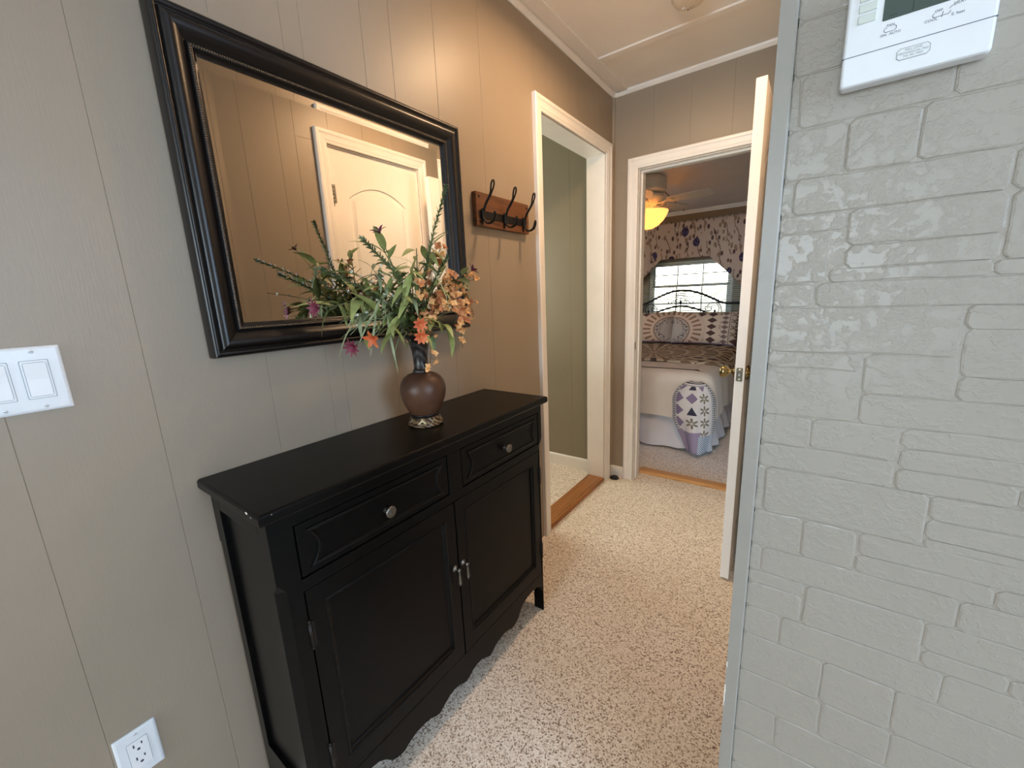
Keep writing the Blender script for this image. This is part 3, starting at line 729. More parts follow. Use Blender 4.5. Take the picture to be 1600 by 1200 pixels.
for y in (1.313, 1.458, 1.599):
    hk = B((0.0240, y-0.009, 1.614), (0.033, y+0.009, 1.654), 0.002).build('hook', M['iron'], CR)
    up_l = lambda s: [(0.031, y+s*0.0025, 1.645), (0.042, y+s*0.0025, 1.668), (0.060, y+s*0.0028, 1.690), (0.071, y+s*0.0035, 1.706), (0.077, y+s*0.0075, 1.722), (0.081, y+s*0.0085, 1.735)]
    MB().tube(smooth_path(up_l(-1)+[(0.083, y-0.005, 1.7435), (0.084, y, 1.746), (0.083, y+0.005, 1.7435)]+up_l(1)[::-1], 3), 0.0034, 8).build('upper_loop', M['iron'], hk)
    lo_l = lambda s: [(0.030, y+s*0.0025, 1.622), (0.034, y+s*0.003, 1.608), (0.046, y+s*0.0035, 1.598), (0.060, y+s*0.004, 1.597), (0.075, y+s*0.005, 1.604), (0.083, y+s*0.0055, 1.620)]
    MB().tube(smooth_path(lo_l(-1)+[(0.085, y-0.003, 1.632), (0.085, y, 1.635), (0.085, y+0.003, 1.632)]+lo_l(1)[::-1], 3), 0.0033, 8).build('lower_loop', M['iron'], hk)
    MB().tube([(0.0235, y, 1.614), (0.0225, y, 1.600), (0.0225, y, 1.596)], 0.003, 8).build('tail', M['iron'], hk)

# ---- light switch, outlet
def rrect(u0, u1, v0, v1, r, n=3):
    P = []
    for cx, cy, a in ((u1-r, v0+r, -90), (u1-r, v1-r, 0), (u0+r, v1-r, 90), (u0+r, v0+r, 180)):
        for i in range(n+1): an = math.radians(a+90*i/n); P.append((cx+r*math.cos(an), cy+r*math.sin(an)))
    return P
def plate(mb, y0, y1, z0, z1, h=0.006):
    for k, (i, x) in enumerate(((0, 0.0), (0, 0.0035), (0.0035, h))): pass
    l = [[(x, p[0], p[1]) for p in rrect(y0+i, y1-i, z0+i, z1-i, 0.002)] for i, x in ((0, 0.0003), (0, 0.003), (0.002, 0.0052), (0.005, h))]
    n = len(l[0]); vs = [p for q in l for p in q]
    fs = [(k*n+i, k*n+(i+1) % n, (k+1)*n+(i+1) % n, (k+1)*n+i) for k in range(3) for i in range(n)]+[tuple(range(3*n, 4*n))]
    return mb.add(vs, fs)
def slab(y0, y1, z0, z1, x0, x1, r=0.002): return MB().prism(rrect(y0, y1, z0, z1, r), 0, x0, x1)
def pscrew(parent, y, z, x=0.006):
    o = MB().lathe([(0.0036, 0), (0.0034, 0.0008), (0.002, 0.0013), (0, 0.0014)], 14, (x-0.0002, y, z), 0, 1).build('screw', M['plastic'], parent)
    B((x+0.0009, y-0.0030, z-0.0005), (x+0.00135, y+0.0030, z+0.0005)).build('screw_slot', M['gap'], o)
SW = thing('light_switch', 'white double rocker light switch plate left of the mirror', 'light switch', (0, 0.055, 1.149))
plate(MB(), -0.003, 0.1132, 1.1485, 1.2628).build('plate', M['plastic'], SW)
for yc in (0.032, 0.0785):
    slab(yc-0.0172, yc+0.0172, 1.2057-0.0338, 1.2057+0.0338, 0.0055, 0.00615).build('rocker_surround', M['gap'], SW)
    r = slab(yc-0.0165, yc+0.0165, 1.2057-0.0331, 1.2057+0.0331, 0.0055, 0.0068).build('rocker_frame', M['plastic'], SW)
    slab(yc-0.0140, yc+0.0140, 1.2057-0.0300, 1.2057+0.0300, 0.006, 0.00695).build('rocker_gap', M['gap'], r)
    vs = [(0.0078, yc-0.0134, 1.2057-0.0294), (0.0078, yc+0.0134, 1.2057-0.0294), (0.0074, yc+0.0134, 1.2057), (0.0088, yc+0.0134, 1.2057+0.0294), (0.0088, yc-0.0134, 1.2057+0.0294), (0.0074, yc-0.0134, 1.2057)]
    vs += [(0.006, v[1], v[2]) for v in vs]
    MB().add(vs, [(0, 1, 2, 5), (5, 2, 3, 4), (0, 6, 7, 1), (1, 7, 8, 2), (2, 8, 9, 3), (3, 9, 10, 4), (4, 10, 11, 5), (5, 11, 6, 0)]).build('rocker', M['plastic_in'], SW)
    for z in (1.2057+0.0484, 1.2057-0.0484): pscrew(SW, yc, z)
OT = thing('wall_outlet', 'white duplex wall outlet low on the left wall', 'outlet', (0, 0.069, 0.327))
plate(MB(), 0.034, 0.104, 0.327, 0.4413).build('plate', M['plastic'], OT)
slab(0.069-0.0172, 0.069+0.0172, 0.3842-0.0338, 0.3842+0.0338, 0.0055, 0.0062).build('receptacle_gap', M['gap'], OT)
rc = slab(0.069-0.0166, 0.069+0.0166, 0.3842-0.0332, 0.3842+0.0332, 0.0055, 0.0072).build('receptacle', M['plastic_in'], OT)
for zc in (0.3842+0.0185, 0.3842-0.0140):
    for dy, hh in ((-0.0065, 0.004), (0.0065, 0.0032)): B((0.007, 0.069+dy-0.0012, zc+0.004-hh), (0.00735, 0.069+dy+0.0012, zc+0.004+hh)).build('slot', M['slot'], rc)
    MB().lathe([(0.0028, 0), (0.0028, 0.0003), (0, 0.0003)], 12, (0.0071, 0.069, zc-0.0075), 0, 1).build('slot', M['slot'], rc)
for z in (0.3842+0.0484, 0.3842-0.0484): pscrew(OT, 0.069, z)

# ---- thermostat on the brick wall
TH = thing('thermostat', 'white wall thermostat with dark display on the brick wall', 'thermostat', (1.165, YB, 1.552))
TX0, TX1, TZA, TZB = 1.1003, 1.2305, 1.5525, 1.668; TY = YB-0.027
def tslab(x0, x1, z0, z1, y0, y1, r=0.003): return MB().prism(rrect(x0, x1, z0, z1, r), 1, y0, y1)
def loft_y(loops):
    n = len(loops[0]); vs = [p for l in loops for p in l]
    return MB().add(vs, [(k*n+i, k*n+(i+1) % n, (k+1)*n+(i+1) % n, (k+1)*n+i) for k in range(len(loops)-1) for i in range(n)]+[tuple(range(len(vs)-n, len(vs))), tuple(range(n))[::-1]])
rr = lambda i, y, zc0=0: [(p[0], y, p[1]) for p in rrect(TX0+i, TX1-i, TZA+i, TZB-i, 0.004)]
loft_y([rr(0.003, YB), rr(0.001, YB-0.005), rr(0, YB-0.016), rr(0, TY+0.003), rr(0.0012, TY+0.0006), rr(0.003, TY)]).build('body', M['plastic'], TH)
B((TX0-0.0003, TY-0.0003, 1.5850), (TX1+0.0003, TY+0.012, 1.5857)).build('cover_seam', M['ink'], TH)
tslab(1.1345, 1.2020, 1.6141, 1.660, TY-0.0004, TY+0.002, 0.001).build('display', M['lcd'], TH)
dd = [o for o in TH.children if o.name.startswith('display')][0]
for q in ((1.160, 1.1612, 1.616, 1.655), (1.140, 1.147, 1.6175, 1.6183), (1.168, 1.1692, 1.63, 1.655)): B((q[0], TY-0.0006, q[2]), (q[1], TY-0.0003, q[3])).build('display_segment', M['lcd2'], dd)
for k in range(3):
    z = 1.6183+k*0.0115
    loft_y([[(p[0], y, p[1]) for p in rrect(1.1112+i, 1.1285-i, z+i, z+0.0092-i, 0.0012)] for i, y in ((0, TY), (0, TY-0.0012), (0.0008, TY-0.0018))]).build('button', M['button'], TH)
def text(body, x, z, size, mat, parent, y, align='CENTER'):
    c = bpy.data.curves.new('lettering', 'FONT'); c.body = body; c.size = size; c.align_x = align; c.extrude = 0.00006; c.resolution_u = 2
    o = bpy.data.objects.new('tmp', c); COL.objects.link(o); dg = bpy.context.evaluated_depsgraph_get()
    me = bpy.data.meshes.new_from_object(o.evaluated_get(dg)); bpy.data.objects.remove(o)
    me.transform(Matrix.Translation((x, y, z)) @ Matrix.Rotation(PI/2, 4, 'X')); me.materials.clear(); me.materials.append(mat)
    return link('lettering', me, parent)
ink = M['ink']
text('FAN', 1.1427, 1.6068, 0.0038, ink, TH, TY-0.0002); text('ON', 1.1371, 1.5978, 0.0036, ink, TH, TY-0.0002); text('AUTO', 1.1475, 1.5978, 0.0036, ink, TH, TY-0.0002)
text('OFF', 1.1830, 1.6060, 0.0038, ink, TH, TY-0.0002); text('HEAT', 1.1995, 1.6085, 0.0040, ink, TH, TY-0.0002); text('COOL', 1.1775, 1.5985, 0.0038, ink, TH, TY-0.0002); text('E. heat', 1.1990, 1.5985, 0.0038, ink, TH, TY-0.0002)
def tline(pts, r=0.00028): MB().tube([(x, TY-0.0001, z) for x, z in pts], r, 5).build('slider_mark', ink, TH)
arc = lambda cx, cz, rx, rz, a0, a1, n=10: [(cx+rx*math.cos(math.radians(a0+(a1-a0)*i/n)), cz+rz*math.sin(math.radians(a0+(a1-a0)*i/n))) for i in range(n+1)]
tline(arc(1.1395, 1.6038, 0.0022, 0.0022, 80, 270)+[(1.1455, 1.6016)]); tline(arc(1.1460, 1.6042, 0.0022, 0.0026, -90, 70))
tline(arc(1.1805, 1.6036, 0.0020, 0.0020, 110, 270)+[(1.1900, 1.6016)]+arc(1.1905, 1.6040, 0.0022, 0.0024, -90, 0)); tline([(1.1860, 1.6000), (1.1868, 1.6055)]); tline(arc(1.1945, 1.6062, 0.0025, 0.0022, 180, 95)); tline([(1.1945, 1.6083), (1.1965, 1.6085)])
loft_y([[(p[0], y, p[1]) for p in [(1.1515+i, 1.5695), (1.1545, 1.5668+i), (1.1775, 1.5668+i), (1.1805-i, 1.5695), (1.1805-i, 1.5765), (1.1775, 1.5792-i), (1.1545, 1.5792-i), (1.1515+i, 1.5765)]] for i, y in ((0, TY), (0, TY-0.0004))]).build('maker_label', M['inkl'], TH)
ml = [o for o in TH.children if o.name.startswith('maker_label')][0]
loft_y([[(p[0], y, p[1]) for p in [(1.1522, 1.5698), (1.1548, 1.5675), (1.1772, 1.5675), (1.1798, 1.5698), (1.1798, 1.5762), (1.1772, 1.5785), (1.1548, 1.5785), (1.1522, 1.5762)]] for y in (TY-0.0003, TY-0.0006)]).build('label_face', M['label'], ml)
for b_, z in (('MILL LANE', 1.5755), ('MECHANICAL, INC', 1.5722), ('706 781 7853', 1.5690)): text(b_, 1.166, z, 0.0031, M['inkl'], ml, TY-0.0008)

# ---- smoke detector and floor puck
SD = thing('smoke_detector', 'round ivory smoke detector on the hall ceiling', 'smoke detector', (0.578, 2.05, HC))
MB().lathe([(0.070, 0), (0.070, -0.010), (0.066, -0.012)], 32, (0.578, 2.05, HC)).build('base', M['smoke'], SD)
sb_ = MB().lathe([(0.064, -0.012), (0.063, -0.020), (0.056, -0.030), (0.040, -0.036), (0.022, -0.037), (0, -0.0365)], 32, (0.578, 2.05, HC)).build('cover', M['smoke'], SD)
MB().lathe([(0.007, -0.036), (0.006, -0.039), (0, -0.0395)], 14, (0.553, 2.064, HC)).build('test_button', M['plastic_in'], sb_)
for k in range(3): MB().lathe([(0.0028, -0.0355), (0.0024, -0.0385), (0, -0.0388)], 10, (0.565+0.012*k, 2.085-0.004*k, HC+0.001*k)).build('vent_hole', M['slot'], sb_)
PK = thing('floor_puck', 'small black plastic disc on the carpet in the hall corner', 'floor disc', (0.052, 2.622, 0))
MB().lathe([(0.024, 0.001), (0.028, 0.004), (0.028, 0.012), (0.024, 0.016), (0.012, 0.018), (0, 0.018)], 20, (0.052, 2.622, 0)).build('disc', M['rubber'], PK)
MB().prism([(0.052+0.034*math.cos(PI*k/3+0.3), 2.622+0.030*math.sin(PI*k/3+0.3)) for k in range(6)], 2, 0.0, 0.006).build('base', M['rubber'], PK)

# ================================================================ BEDROOM
BY = 5.55
def uvmat(name, fn, rough=0.85, bump=0.15):
    N = NT(name); uvc = N.coord('UV'); x = sep(N, uvc)
    N.col(fn(N, x[0], x[1], uvc)); v = N.coord()
    N.set(rough, 0, 0.15, N.bump(N.noise(v, 220, 3), bump, 0.001)); return N.m
def rnd(a, b, k=0.0): return ((a*12.9898+b*78.233+k).sin()*43758.5453).fr()
def cells(N, u, v, base, cd_, ct, cf, keep=1.0):
    fu, fv = u.fr()-0.5, v.fr()-0.5; iu, iv = u.fl(), v.fl(); r = rnd(iu, iv)
    dia = (fu.ab()+fv.ab()).lt(0.44)
    rad = (fu*fu+fv*fv).sq(); ang = fu.at2(fv)
    flo = rad.lt((ang*3.0).cos().ab()*0.44)*rad.gt(0.07)
    tri = fv.gt(-0.36)*(fu.ab()+(fv*0.5)).lt(0.16)
    k1 = r.lt(0.38); k2 = r.gt(0.38)*r.lt(0.68); k3 = r.gt(0.68)*r.lt(0.68+0.32*keep)
    c = N.mix(dia*k1, base, cd_); c = N.mix(flo*k2, c, cf); return N.mix(tri*k3, c, ct)
def f_drape(N, u, v, uvc):
    base = srgb(212, 204, 200)
    c = cells(N, u*11.0+0.1, v*11.0, base, srgb(132, 116, 140), srgb(62, 60, 74), srgb(124, 118, 100))
    e = u.mn(v*0+0.30-u).mn((v*-1.0)+0.52)
    band = e.lt(0.028); dots = e.gt(0.008)*e.lt(0.018)*(v*60.0).fr().gt(0.4); line = e.lt(0.004)+e.gt(0.022)*e.lt(0.026)
    c = N.mix(band, c, srgb(214, 208, 204)); c = N.mix(dots, c, srgb(50, 50, 58)); c = N.mix(line, c, srgb(120, 118, 122))
    low = v.lt(0.16); c = N.mix(low*u.lt(0.19), c, srgb(150, 136, 156))
    st = v.lt(0.13)*u.gt(0.17); stripe = ((u+v)*60.0).fr().lt(0.35)
    c = N.mix(st, c, srgb(190, 198, 208)); return N.mix(st*stripe, c, srgb(92, 98, 112))
M['drape'] = uvmat('patchwork_drape_print', f_drape)
def f_quilt(N, u, v, uvc):
    base = srgb(196, 178, 152)
    du, dv = u-0.62, v-0.45
    r = (du*du+dv*dv).sq(); a = du.at2(dv)
    rays = (a*5.0).fr().lt(0.5)*((r*8.0).fr().gt(0.35))
    c = N.mix(rays, base, srgb(132, 108, 84))
    rb_ = rnd((a*5.0).fl(), (r*8.0).fl()).gt(0.62); c = N.mix(rays*rb_, c, srgb(84, 70, 66))
    return N.mix(((r*8.0).fr()).lt(0.07), c, srgb(110, 88, 70))
M['quilt'] = uvmat('brown_medallion_quilt_print', f_quilt)
def f_sham(N, u, v, uvc):
    x = u*0.64-0.02; y = (v-0.36)*0.42; d = (x*x+y*y).sq(); a = y.at2(x)
    base = srgb(196, 178, 162)
    nz = X(N, N.noise(uvc, 26, 2))
    leaf = d.gt(0.10)*d.lt(0.165)*nz.gt(0.56)
    c = N.mix(leaf, N.mix(d.lt(0.16), base, srgb(178, 170, 164)), srgb(74, 66, 72))
    ring = d.gt(0.19)*d.lt(0.325); ray = (a*4.4).fr().lt(0.42)*d.gt(0.215)*d.lt(0.30)
    c = N.mix(d.gt(0.172)*d.lt(0.180), c, srgb(92, 74, 68)); c = N.mix(ring, c, srgb(206, 184, 168)); c = N.mix(ring*ray, c, srgb(142, 112, 90))
    far = d.gt(0.335)*x.gt(0.20)
    cc = cells(N, (x-0.335)*9.0, v*5.0, srgb(210, 192, 174), srgb(88, 66, 62), srgb(70, 54, 56), srgb(126, 102, 84))
    c = N.mix(far, c, cc)
    f2, g2 = ((x-0.475)*13.0)-0.5, (v*7.0).fr()-0.5
    dm = x.gt(0.475)*x.lt(0.55); c = N.mix(dm, c, srgb(204, 186, 170)); c = N.mix(dm*(f2.ab()+g2.ab()).lt(0.45), c, srgb(126, 106, 104))
    c = N.mix(x.gt(0.552)*x.lt(0.558)+x.gt(0.568)*x.lt(0.571), c, srgb(70, 56, 54))
    return N.mix(v.lt(0.02), c, srgb(128, 112, 138))
M['sham'] = uvmat('medallion_pillow_print', f_sham)
def f_val(N, u, v, uvc):
    base = srgb(184, 164, 152)
    wob = N.noise(uvc, 7, 2); mpn = N.n('Mapping'); 
    va = N.n('VectorMath', operation='ADD'); N.l(uvc, va.inputs[0])
    cx = N.n('CombineXYZ'); w = X(N, wob); N.l((w*0.12).s, cx.inputs[0]); N.l((w*-0.08).s, cx.inputs[1]); N.l(cx.outputs[0], va.inputs[1])
    q = sep(N, va.outputs[0])
    stem = ((q[0]*9.0+q[1]*2.0).fr()-0.5).ab().lt(0.045)*X(N, N.noise(uvc, 6.0, 1)).gt(0.44)
    c = N.mix(stem, base, srgb(122, 98, 82))
    mp = N.n('Mapping'); N.l(uvc, mp.inputs[0]); mp.inputs['Scale'].default_value = (1.0, 0.55, 1); mp.inputs['Rotation'].default_value = (0, 0, 0.5)
    v1 = N.voro(mp.outputs[0], 27); sc = N.n('SeparateColor'); N.l(v1.outputs['Color'], sc.inputs[0])
    lf = X(N, v1.outputs['Distance']).lt(0.40)*X(N, sc.outputs[0]).gt(0.28)
    c = N.mix(lf, c, N.mix(X(N, sc.outputs[1]).gt(0.55), srgb(138, 114, 98), srgb(92, 72, 70)))
    mp2 = N.n('Mapping'); N.l(uvc, mp2.inputs[0]); mp2.inputs['Scale'].default_value = (1.0, 0.75, 1); mp2.inputs['Rotation'].default_value = (0, 0, -0.6)
    v2 = N.voro(mp2.outputs[0], 6.6); sc2 = N.n('SeparateColor'); N.l(v2.outputs['Color'], sc2.inputs[0])
    pop = X(N, v2.outputs['Distance']).lt(0.31)*X(N, sc2.outputs[0]).gt(0.40)
    return N.mix(pop, c, N.mix(X(N, N.noise(uvc, 40, 2)).gt(0.5), srgb(52, 44, 66), srgb(84, 72, 104)))
M['valance'] = uvmat('poppy_print_fabric', f_val)
M['linen'] = plain('white_coverlet_cotton', srgb(226, 214, 200), 0.85, var=0.02, scale=10, bump=0.2, spec=0.15)
M['skirt'] = plain('white_bed_skirt', srgb(222, 218, 220), 0.85, var=0.02, scale=10, bump=0.15, spec=0.15)
M['fanw'] = plain('antique_white_fan_paint', srgb(214, 204, 186), 0.4, var=0.03)
M['shrub'] = plain('shrub_green', srgb(120, 142, 84), 0.8, var=0.3, scale=6)
M['grass'] = plain('dry_lawn', srgb(150, 150, 110), 0.9, var=0.2, scale=3)
N = NT('lit_frosted_glass'); N.b.inputs['Emission Color'].default_value = srgb(255, 226, 158); N.b.inputs['Emission Strength'].default_value = 0.75; N.col(srgb(255, 226, 160)).set(0.4)
_t = N.n('BsdfTranslucent'); _t.inputs[0].default_value = srgb(255, 228, 176); _m = N.n('MixShader'); _m.inputs[0].default_value = 0.5
N.l(N.b.outputs[0], _m.inputs[1]); N.l(_t.outputs[0], _m.inputs[2]); N.l(_m.outputs[0], N.t.nodes['Material Output'].inputs[0]); M['shade'] = N.m
N = NT('clear_window_glass'); N.col((1, 1, 1, 1)).set(0.0); N.b.inputs['Transmission Weight'].default_value = 1; N.b.inputs['IOR'].default_value = 1.01; M['glass'] = N.m
def blindmat():
    N = NT('white_vinyl_slat'); d = N.n('BsdfDiffuse'); t = N.n('BsdfTranslucent'); m = N.n('MixShader')
    for q in (d, t): q.inputs[0].default_value = srgb(206, 226, 224)
    m.inputs[0].default_value = 0.4; N.l(d.outputs[0], m.inputs[1]); N.l(t.outputs[0], m.inputs[2])
    N.l(m.outputs[0], N.t.nodes['Material Output'].inputs[0]); return N.m
M['slat'] = blindmat()

# shell
wx0, wx1, wz0, wz1 = -0.665, 0.318, 0.90, 1.665
mb = MB(); mb.box((-2.3, BY, 0), (wx0, BY+0.12, 2.6)); mb.box((wx1, BY, 0), (2.3, BY+0.12, 2.6)); mb.box((wx0, BY, 0), (wx1, BY+0.12, wz0)); mb.box((wx0, BY, wz1), (wx1, BY+0.12, 2.6))
struct('wall_bedroom_back', mb, M['paint_bed'], 'brown bedroom wall behind the bed and window', 'wall')
mb = MB().box((-2.3, 2.79, 0), (-2.2, BY, 2.6))
struct('wall_bedroom_left', mb, M['paint_bed'], 'brown bedroom side wall left of the bed', 'wall')
struct('wall_bedroom_right', B((2.2, 2.79, 0), (2.3, BY, 2.6)), M['paint_bed'], 'brown bedroom side wall beyond the open door', 'wall')
CZ = lambda y: 2.50-(y-2.785)*0.0905
mb = MB().prism([(2.785, 2.50), (BY+0.1, CZ(BY+0.1)), (BY+0.1, CZ(BY+0.1)+0.1), (2.785, 2.60)], 0, -2.3, 2.3)
cbr = struct('ceiling_bedroom', mb, M['ceil'], 'sloping off-white bedroom ceiling', 'ceiling')
for xx in (-1.47, -0.255, 0.96):
    MB().prism([(2.80, CZ(2.80)-0.003), (BY, CZ(BY)-0.003), (BY, CZ(BY)+0.001), (2.80, CZ(2.80)+0.001)], 0, xx-0.006, xx+0.006).build('seam_strip', M['paint_bed'], cbr)
zc = CZ(BY)
struct('trim_17', MB().prism([(BY, zc-0.038), (BY-0.006, zc-0.038), (BY-0.012, zc-0.026), (BY-0.03, zc-0.008), (BY-0.032, zc+0.002), (BY, zc)], 0, -2.2, 2.2), M['white'], 'white crown moulding above the brown bedroom wall', 'trim')
# window
WN = thing('window_1', 'white double-hung bedroom window with grid panes behind blinds', 'window', (-0.17, BY, wz0), kind='structure')
fr_ = MB(); y0, y1 = BY+0.02, BY+0.10
for lo, hi in (((wx0, y0, wz0), (wx0+0.04, y1, wz1)), ((wx1-0.04, y0, wz0), (wx1, y1, wz1)), ((wx0, y0, wz0), (wx1, y1, wz0+0.04)), ((wx0, y0, wz1-0.03), (wx1, y1, wz1))): fr_.box(lo, hi, 0.003)
fr_.build('frame', M['white'], WN)
zm = 1.36; gx0, gx1 = wx0+0.04, wx1-0.04
def sash(z0, z1, y, hz):
    s = MB(); t = 0.022
    for lo, hi in (((gx0, y, z0), (gx0+t, y+0.03, z1)), ((gx1-t, y, z0), (gx1, y+0.03, z1)), ((gx0, y, z0), (gx1, y+0.03, z0+t)), ((gx0, y, z1-t), (gx1, y+0.03, z1))): s.box(lo, hi, 0.002)
    o = s.build('sash', M['white'], WN)
    for q in (1, 2):
        x = gx0+(gx1-gx0)*q/3; B((x-0.006, y+0.008, z0+t), (x+0.006, y+0.022, z1-t)).build('muntin', M['white'], o)
    B((gx0+t, y+0.008, hz-0.006), (gx1-t, y+0.022, hz+0.006)).build('muntin', M['white'], o)
    B((gx0+t, y+0.013, z0+t), (gx1-t, y+0.017, z1-t)).build('pane', M['glass'], o)
sash(zm-0.012, wz1-0.03, y0+0.035, 1.505); sash(wz0+0.04, zm+0.014, y0+0.002, 1.145)
# blind
BL = thing('window_blind', 'white mini blind hanging over the bedroom window', 'blind', (-0.215, BY-0.04, 1.76))
bx0, bx1 = -0.87, 0.44
mb = MB(); z = 0.86
while z < 1.735:
    th = math.radians(19); c, s_ = 0.0125*math.cos(th), 0.0125*math.sin(th); yb = BY-0.035
    mb.add([(bx0, yb-c, z-s_), (bx1, yb-c, z-s_), (bx1, yb, z+0.0016), (bx0, yb, z+0.0016), (bx1, yb+c, z+s_), (bx0, yb+c, z+s_)], [(0, 1, 2, 3), (3, 2, 4, 5)], True); z += 0.0215
o = mb.build('slats', M['slat'], BL, fix=False); o['kind'] = 'stuff'
B((bx0, BY-0.055, 1.735), (bx1, BY-0.012, 1.775), 0.003).build('head_rail', M['white'], BL)
for x in (-0.76, -0.40, -0.03, 0.33): MB().tube([(x, BY-0.049, 0.86), (x, BY-0.049, 1.74)], 0.0010, 5).build('ladder_cord', M['white'], BL)
B((bx0, BY-0.048, 0.835), (bx1, BY-0.024, 0.85), 0.003).build('bottom_rail', M['white'], BL)
# valance
def vz(x):
    d = abs(x+0.21); e = max(0, min(1, (d-0.28)/0.36)); return 1.69-0.345*e if d < 0.64 else 1.345-(d-0.64)*0.25
def vfn(off):
    def f(a, b):
        x = -1.18+1.94*a; zb = vz(x)+off*0; z = zb+(2.125-zb)*b; k = 1-b*0.45
        return (x, 5.435+off-0.006*k*math.sin(x*23)-0.004*k*math.sin(x*47+1)+(0.02 if b > 0.96 else 0), z+(0.008*math.sin(x*90) if b > 0.99 else 0))
    return f
VA = tag(MB().grid(vfn(0), 120, 22, True, lambda a, b: (-1.18+1.94*a, vz(-1.18+1.94*a)+(2.125-vz(-1.18+1.94*a))*b)).build('window_valance', M['valance'], None, False), 'cream fabric valance with purple poppies over the bedroom window', 'valance'); solidify(VA, 0.003)
# ---- bed
BD = thing('bed', 'double bed with black iron headboard and white ruffled skirt', 'bed', (-0.25, 4.4, 0))
bxl, bxr, byf, byh = -1.02, 0.52, 3.42, 5.30
def loop_rr(x0, x1, y0, y1, r, n=6):
    return rrect(x0, x1, y0, y1, r, n)
def dense(P, step=0.02):
    out = []
    for i in range(len(P)):
        a, b = Vector(P[i]), Vector(P[(i+1) % len(P)]); k = max(1, int((b-a).length/step))
        out += [tuple(a+(b-a)*j/k) for j in range(k)]
    return out
def rings(specs, r, wob=None, fill=True, uv=None):
    """closed cloth rings: specs [(inset, z)], wob(s, k) extra outward push."""
    base = dense(loop_rr(bxl, bxr, byf, byh, r)); n = len(base); vs = []
    C_ = Vector(((bxl+bxr)/2, (byf+byh)/2))
    nrm = []
    for i in range(n):
        t = Vector(base[(i+1) % n])-Vector(base[i-1]); nrm.append(Vector((t.y, -t.x)).normalized())
    for k, (ins, z) in enumerate(specs):
        for i, p in enumerate(base):
            w = wob(i, k, n) if wob else (0, 0)
            q = Vector(p)+nrm[i]*(-ins+w[0]); vs.append((q.x, q.y, z+w[1]))
    fs = [(k*n+i, k*n+(i+1) % n, (k+1)*n+(i+1) % n, (k+1)*n+i) for k in range(len(specs)-1) for i in range(n)]
    if fill: fs.append(tuple(range((len(specs)-1)*n, len(specs)*n)))
    return MB().add(vs, fs, True)
rg = random.Random(5)
def wskirt(i, k, n):
    a = [0.0, 0.35, 0.8, 1.0][k]; return (0.020*a*math.sin(i*0.52+0.7*math.sin(i*0.13))+0.03*a, 0.010*a*math.sin(i*0.21))
rings([(0.03, 0.33), (0.025, 0.24), (0.01, 0.10), (0.0, 0.025)], 0.06, wskirt, False).build('bed_skirt', M['skirt'], BD)
rings([(0.03, 0.28), (0.025, 0.56), (0.05, 0.60), (0.10, 0.61)], 0.08).build('mattress', M['linen'], BD)
B((bxl+0.06, byf+0.08, 0.12), (bxr-0.06, byh-0.02, 0.29)).build('box_spring', M['skirt'], BD)
HY = 5.37; hbm = M['blackiron']
hb = thing('x', None, None); bpy.data.objects.remove(hb)
hf = MB().tube(smooth_path([(-0.93, HY, 1.138), (-0.80, HY, 1.141), (-0.69, HY, 1.147), (-0.60, HY, 1.178), (-0.457, HY, 1.246), (-0.33, HY, 1.292), (-0.215, HY, 1.308), (-0.10, HY, 1.295), (0.025, HY, 1.257), (0.167, HY, 1.190), (0.257, HY, 1.147), (0.36, HY, 1.141), (0.50, HY, 1.138)], 4), 0.0120, 8)
hf.tube([(-0.93, HY, 0), (-0.93, HY, 1.14)], 0.012, 8); hf.tube([(0.50, HY, 0), (0.50, HY, 1.14)], 0.012, 8)
HB = hf.build('headboard', hbm, BD)
MB().tube(smooth_path([(-0.75, HY, 0.93), (-0.60, HY, 1.00), (-0.451, HY, 1.065), (-0.297, HY, 1.109), (-0.215, HY, 1.119), (-0.133, HY, 1.109), (0.02, HY, 1.065), (0.17, HY, 1.0), (0.32, HY, 0.93)], 4), 0.0105, 8).build('lower_arch', hbm, HB)
MB().tube([(-0.215, HY, 0.70), (-0.215, HY, 1.16)], 0.006, 8).build('spindle', hbm, HB)
def spiral(c, r0, r1, a0, turns, mx=1, n=26):
    return [(c[0]+mx*(r0+(r1-r0)*i/n)*math.cos(a0+turns*2*PI*i/n), HY, c[1]+(r0+(r1-r0)*i/n)*math.sin(a0+turns*2*PI*i/n)) for i in range(n+1)]
for mx in (1, -1):
    cx = -0.215+mx*0.36
    MB().tube(spiral((cx, 1.085), 0.078, 0.060, -0.9, 0.62, mx)+spiral((cx-mx*0.035, 1.085), 0.044, 0.012, 2.6, 1.1, mx), 0.0052, 6).build('scroll', hbm, HB)
    MB().tube(smooth_path([(cx+mx*0.045, HY, 1.158), (cx+mx*0.085, HY, 1.12), (cx+mx*0.10, HY, 1.06), (cx+mx*0.115, HY, 0.98)], 3), 0.006, 6).build('scroll', hbm, HB)
    MB().tube(spiral((-0.215+mx*0.05, 1.165), 0.030, 0.008, 2.8, 1.2, mx), 0.0042, 6).build('scroll', hbm, HB)
    MB().tube(smooth_path([(-0.215, HY, 1.212), (-0.215+mx*0.06, HY, 1.195), (-0.215+mx*0.10, HY, 1.165), (-0.215+mx*0.125, HY, 1.148), (-0.215+mx*0.148, HY, 1.162), (-0.215+mx*0.14, HY, 1.178)], 3), 0.0042, 6).build('scroll', hbm, HB)
    MB().lathe([(0, -0.022), (0.012, -0.008), (0.014, 0), (0.006, 0.012), (0, 0.022)], 8, (cx+mx*0.03, HY, 1.055)).build('leaf_boss', hbm, HB)
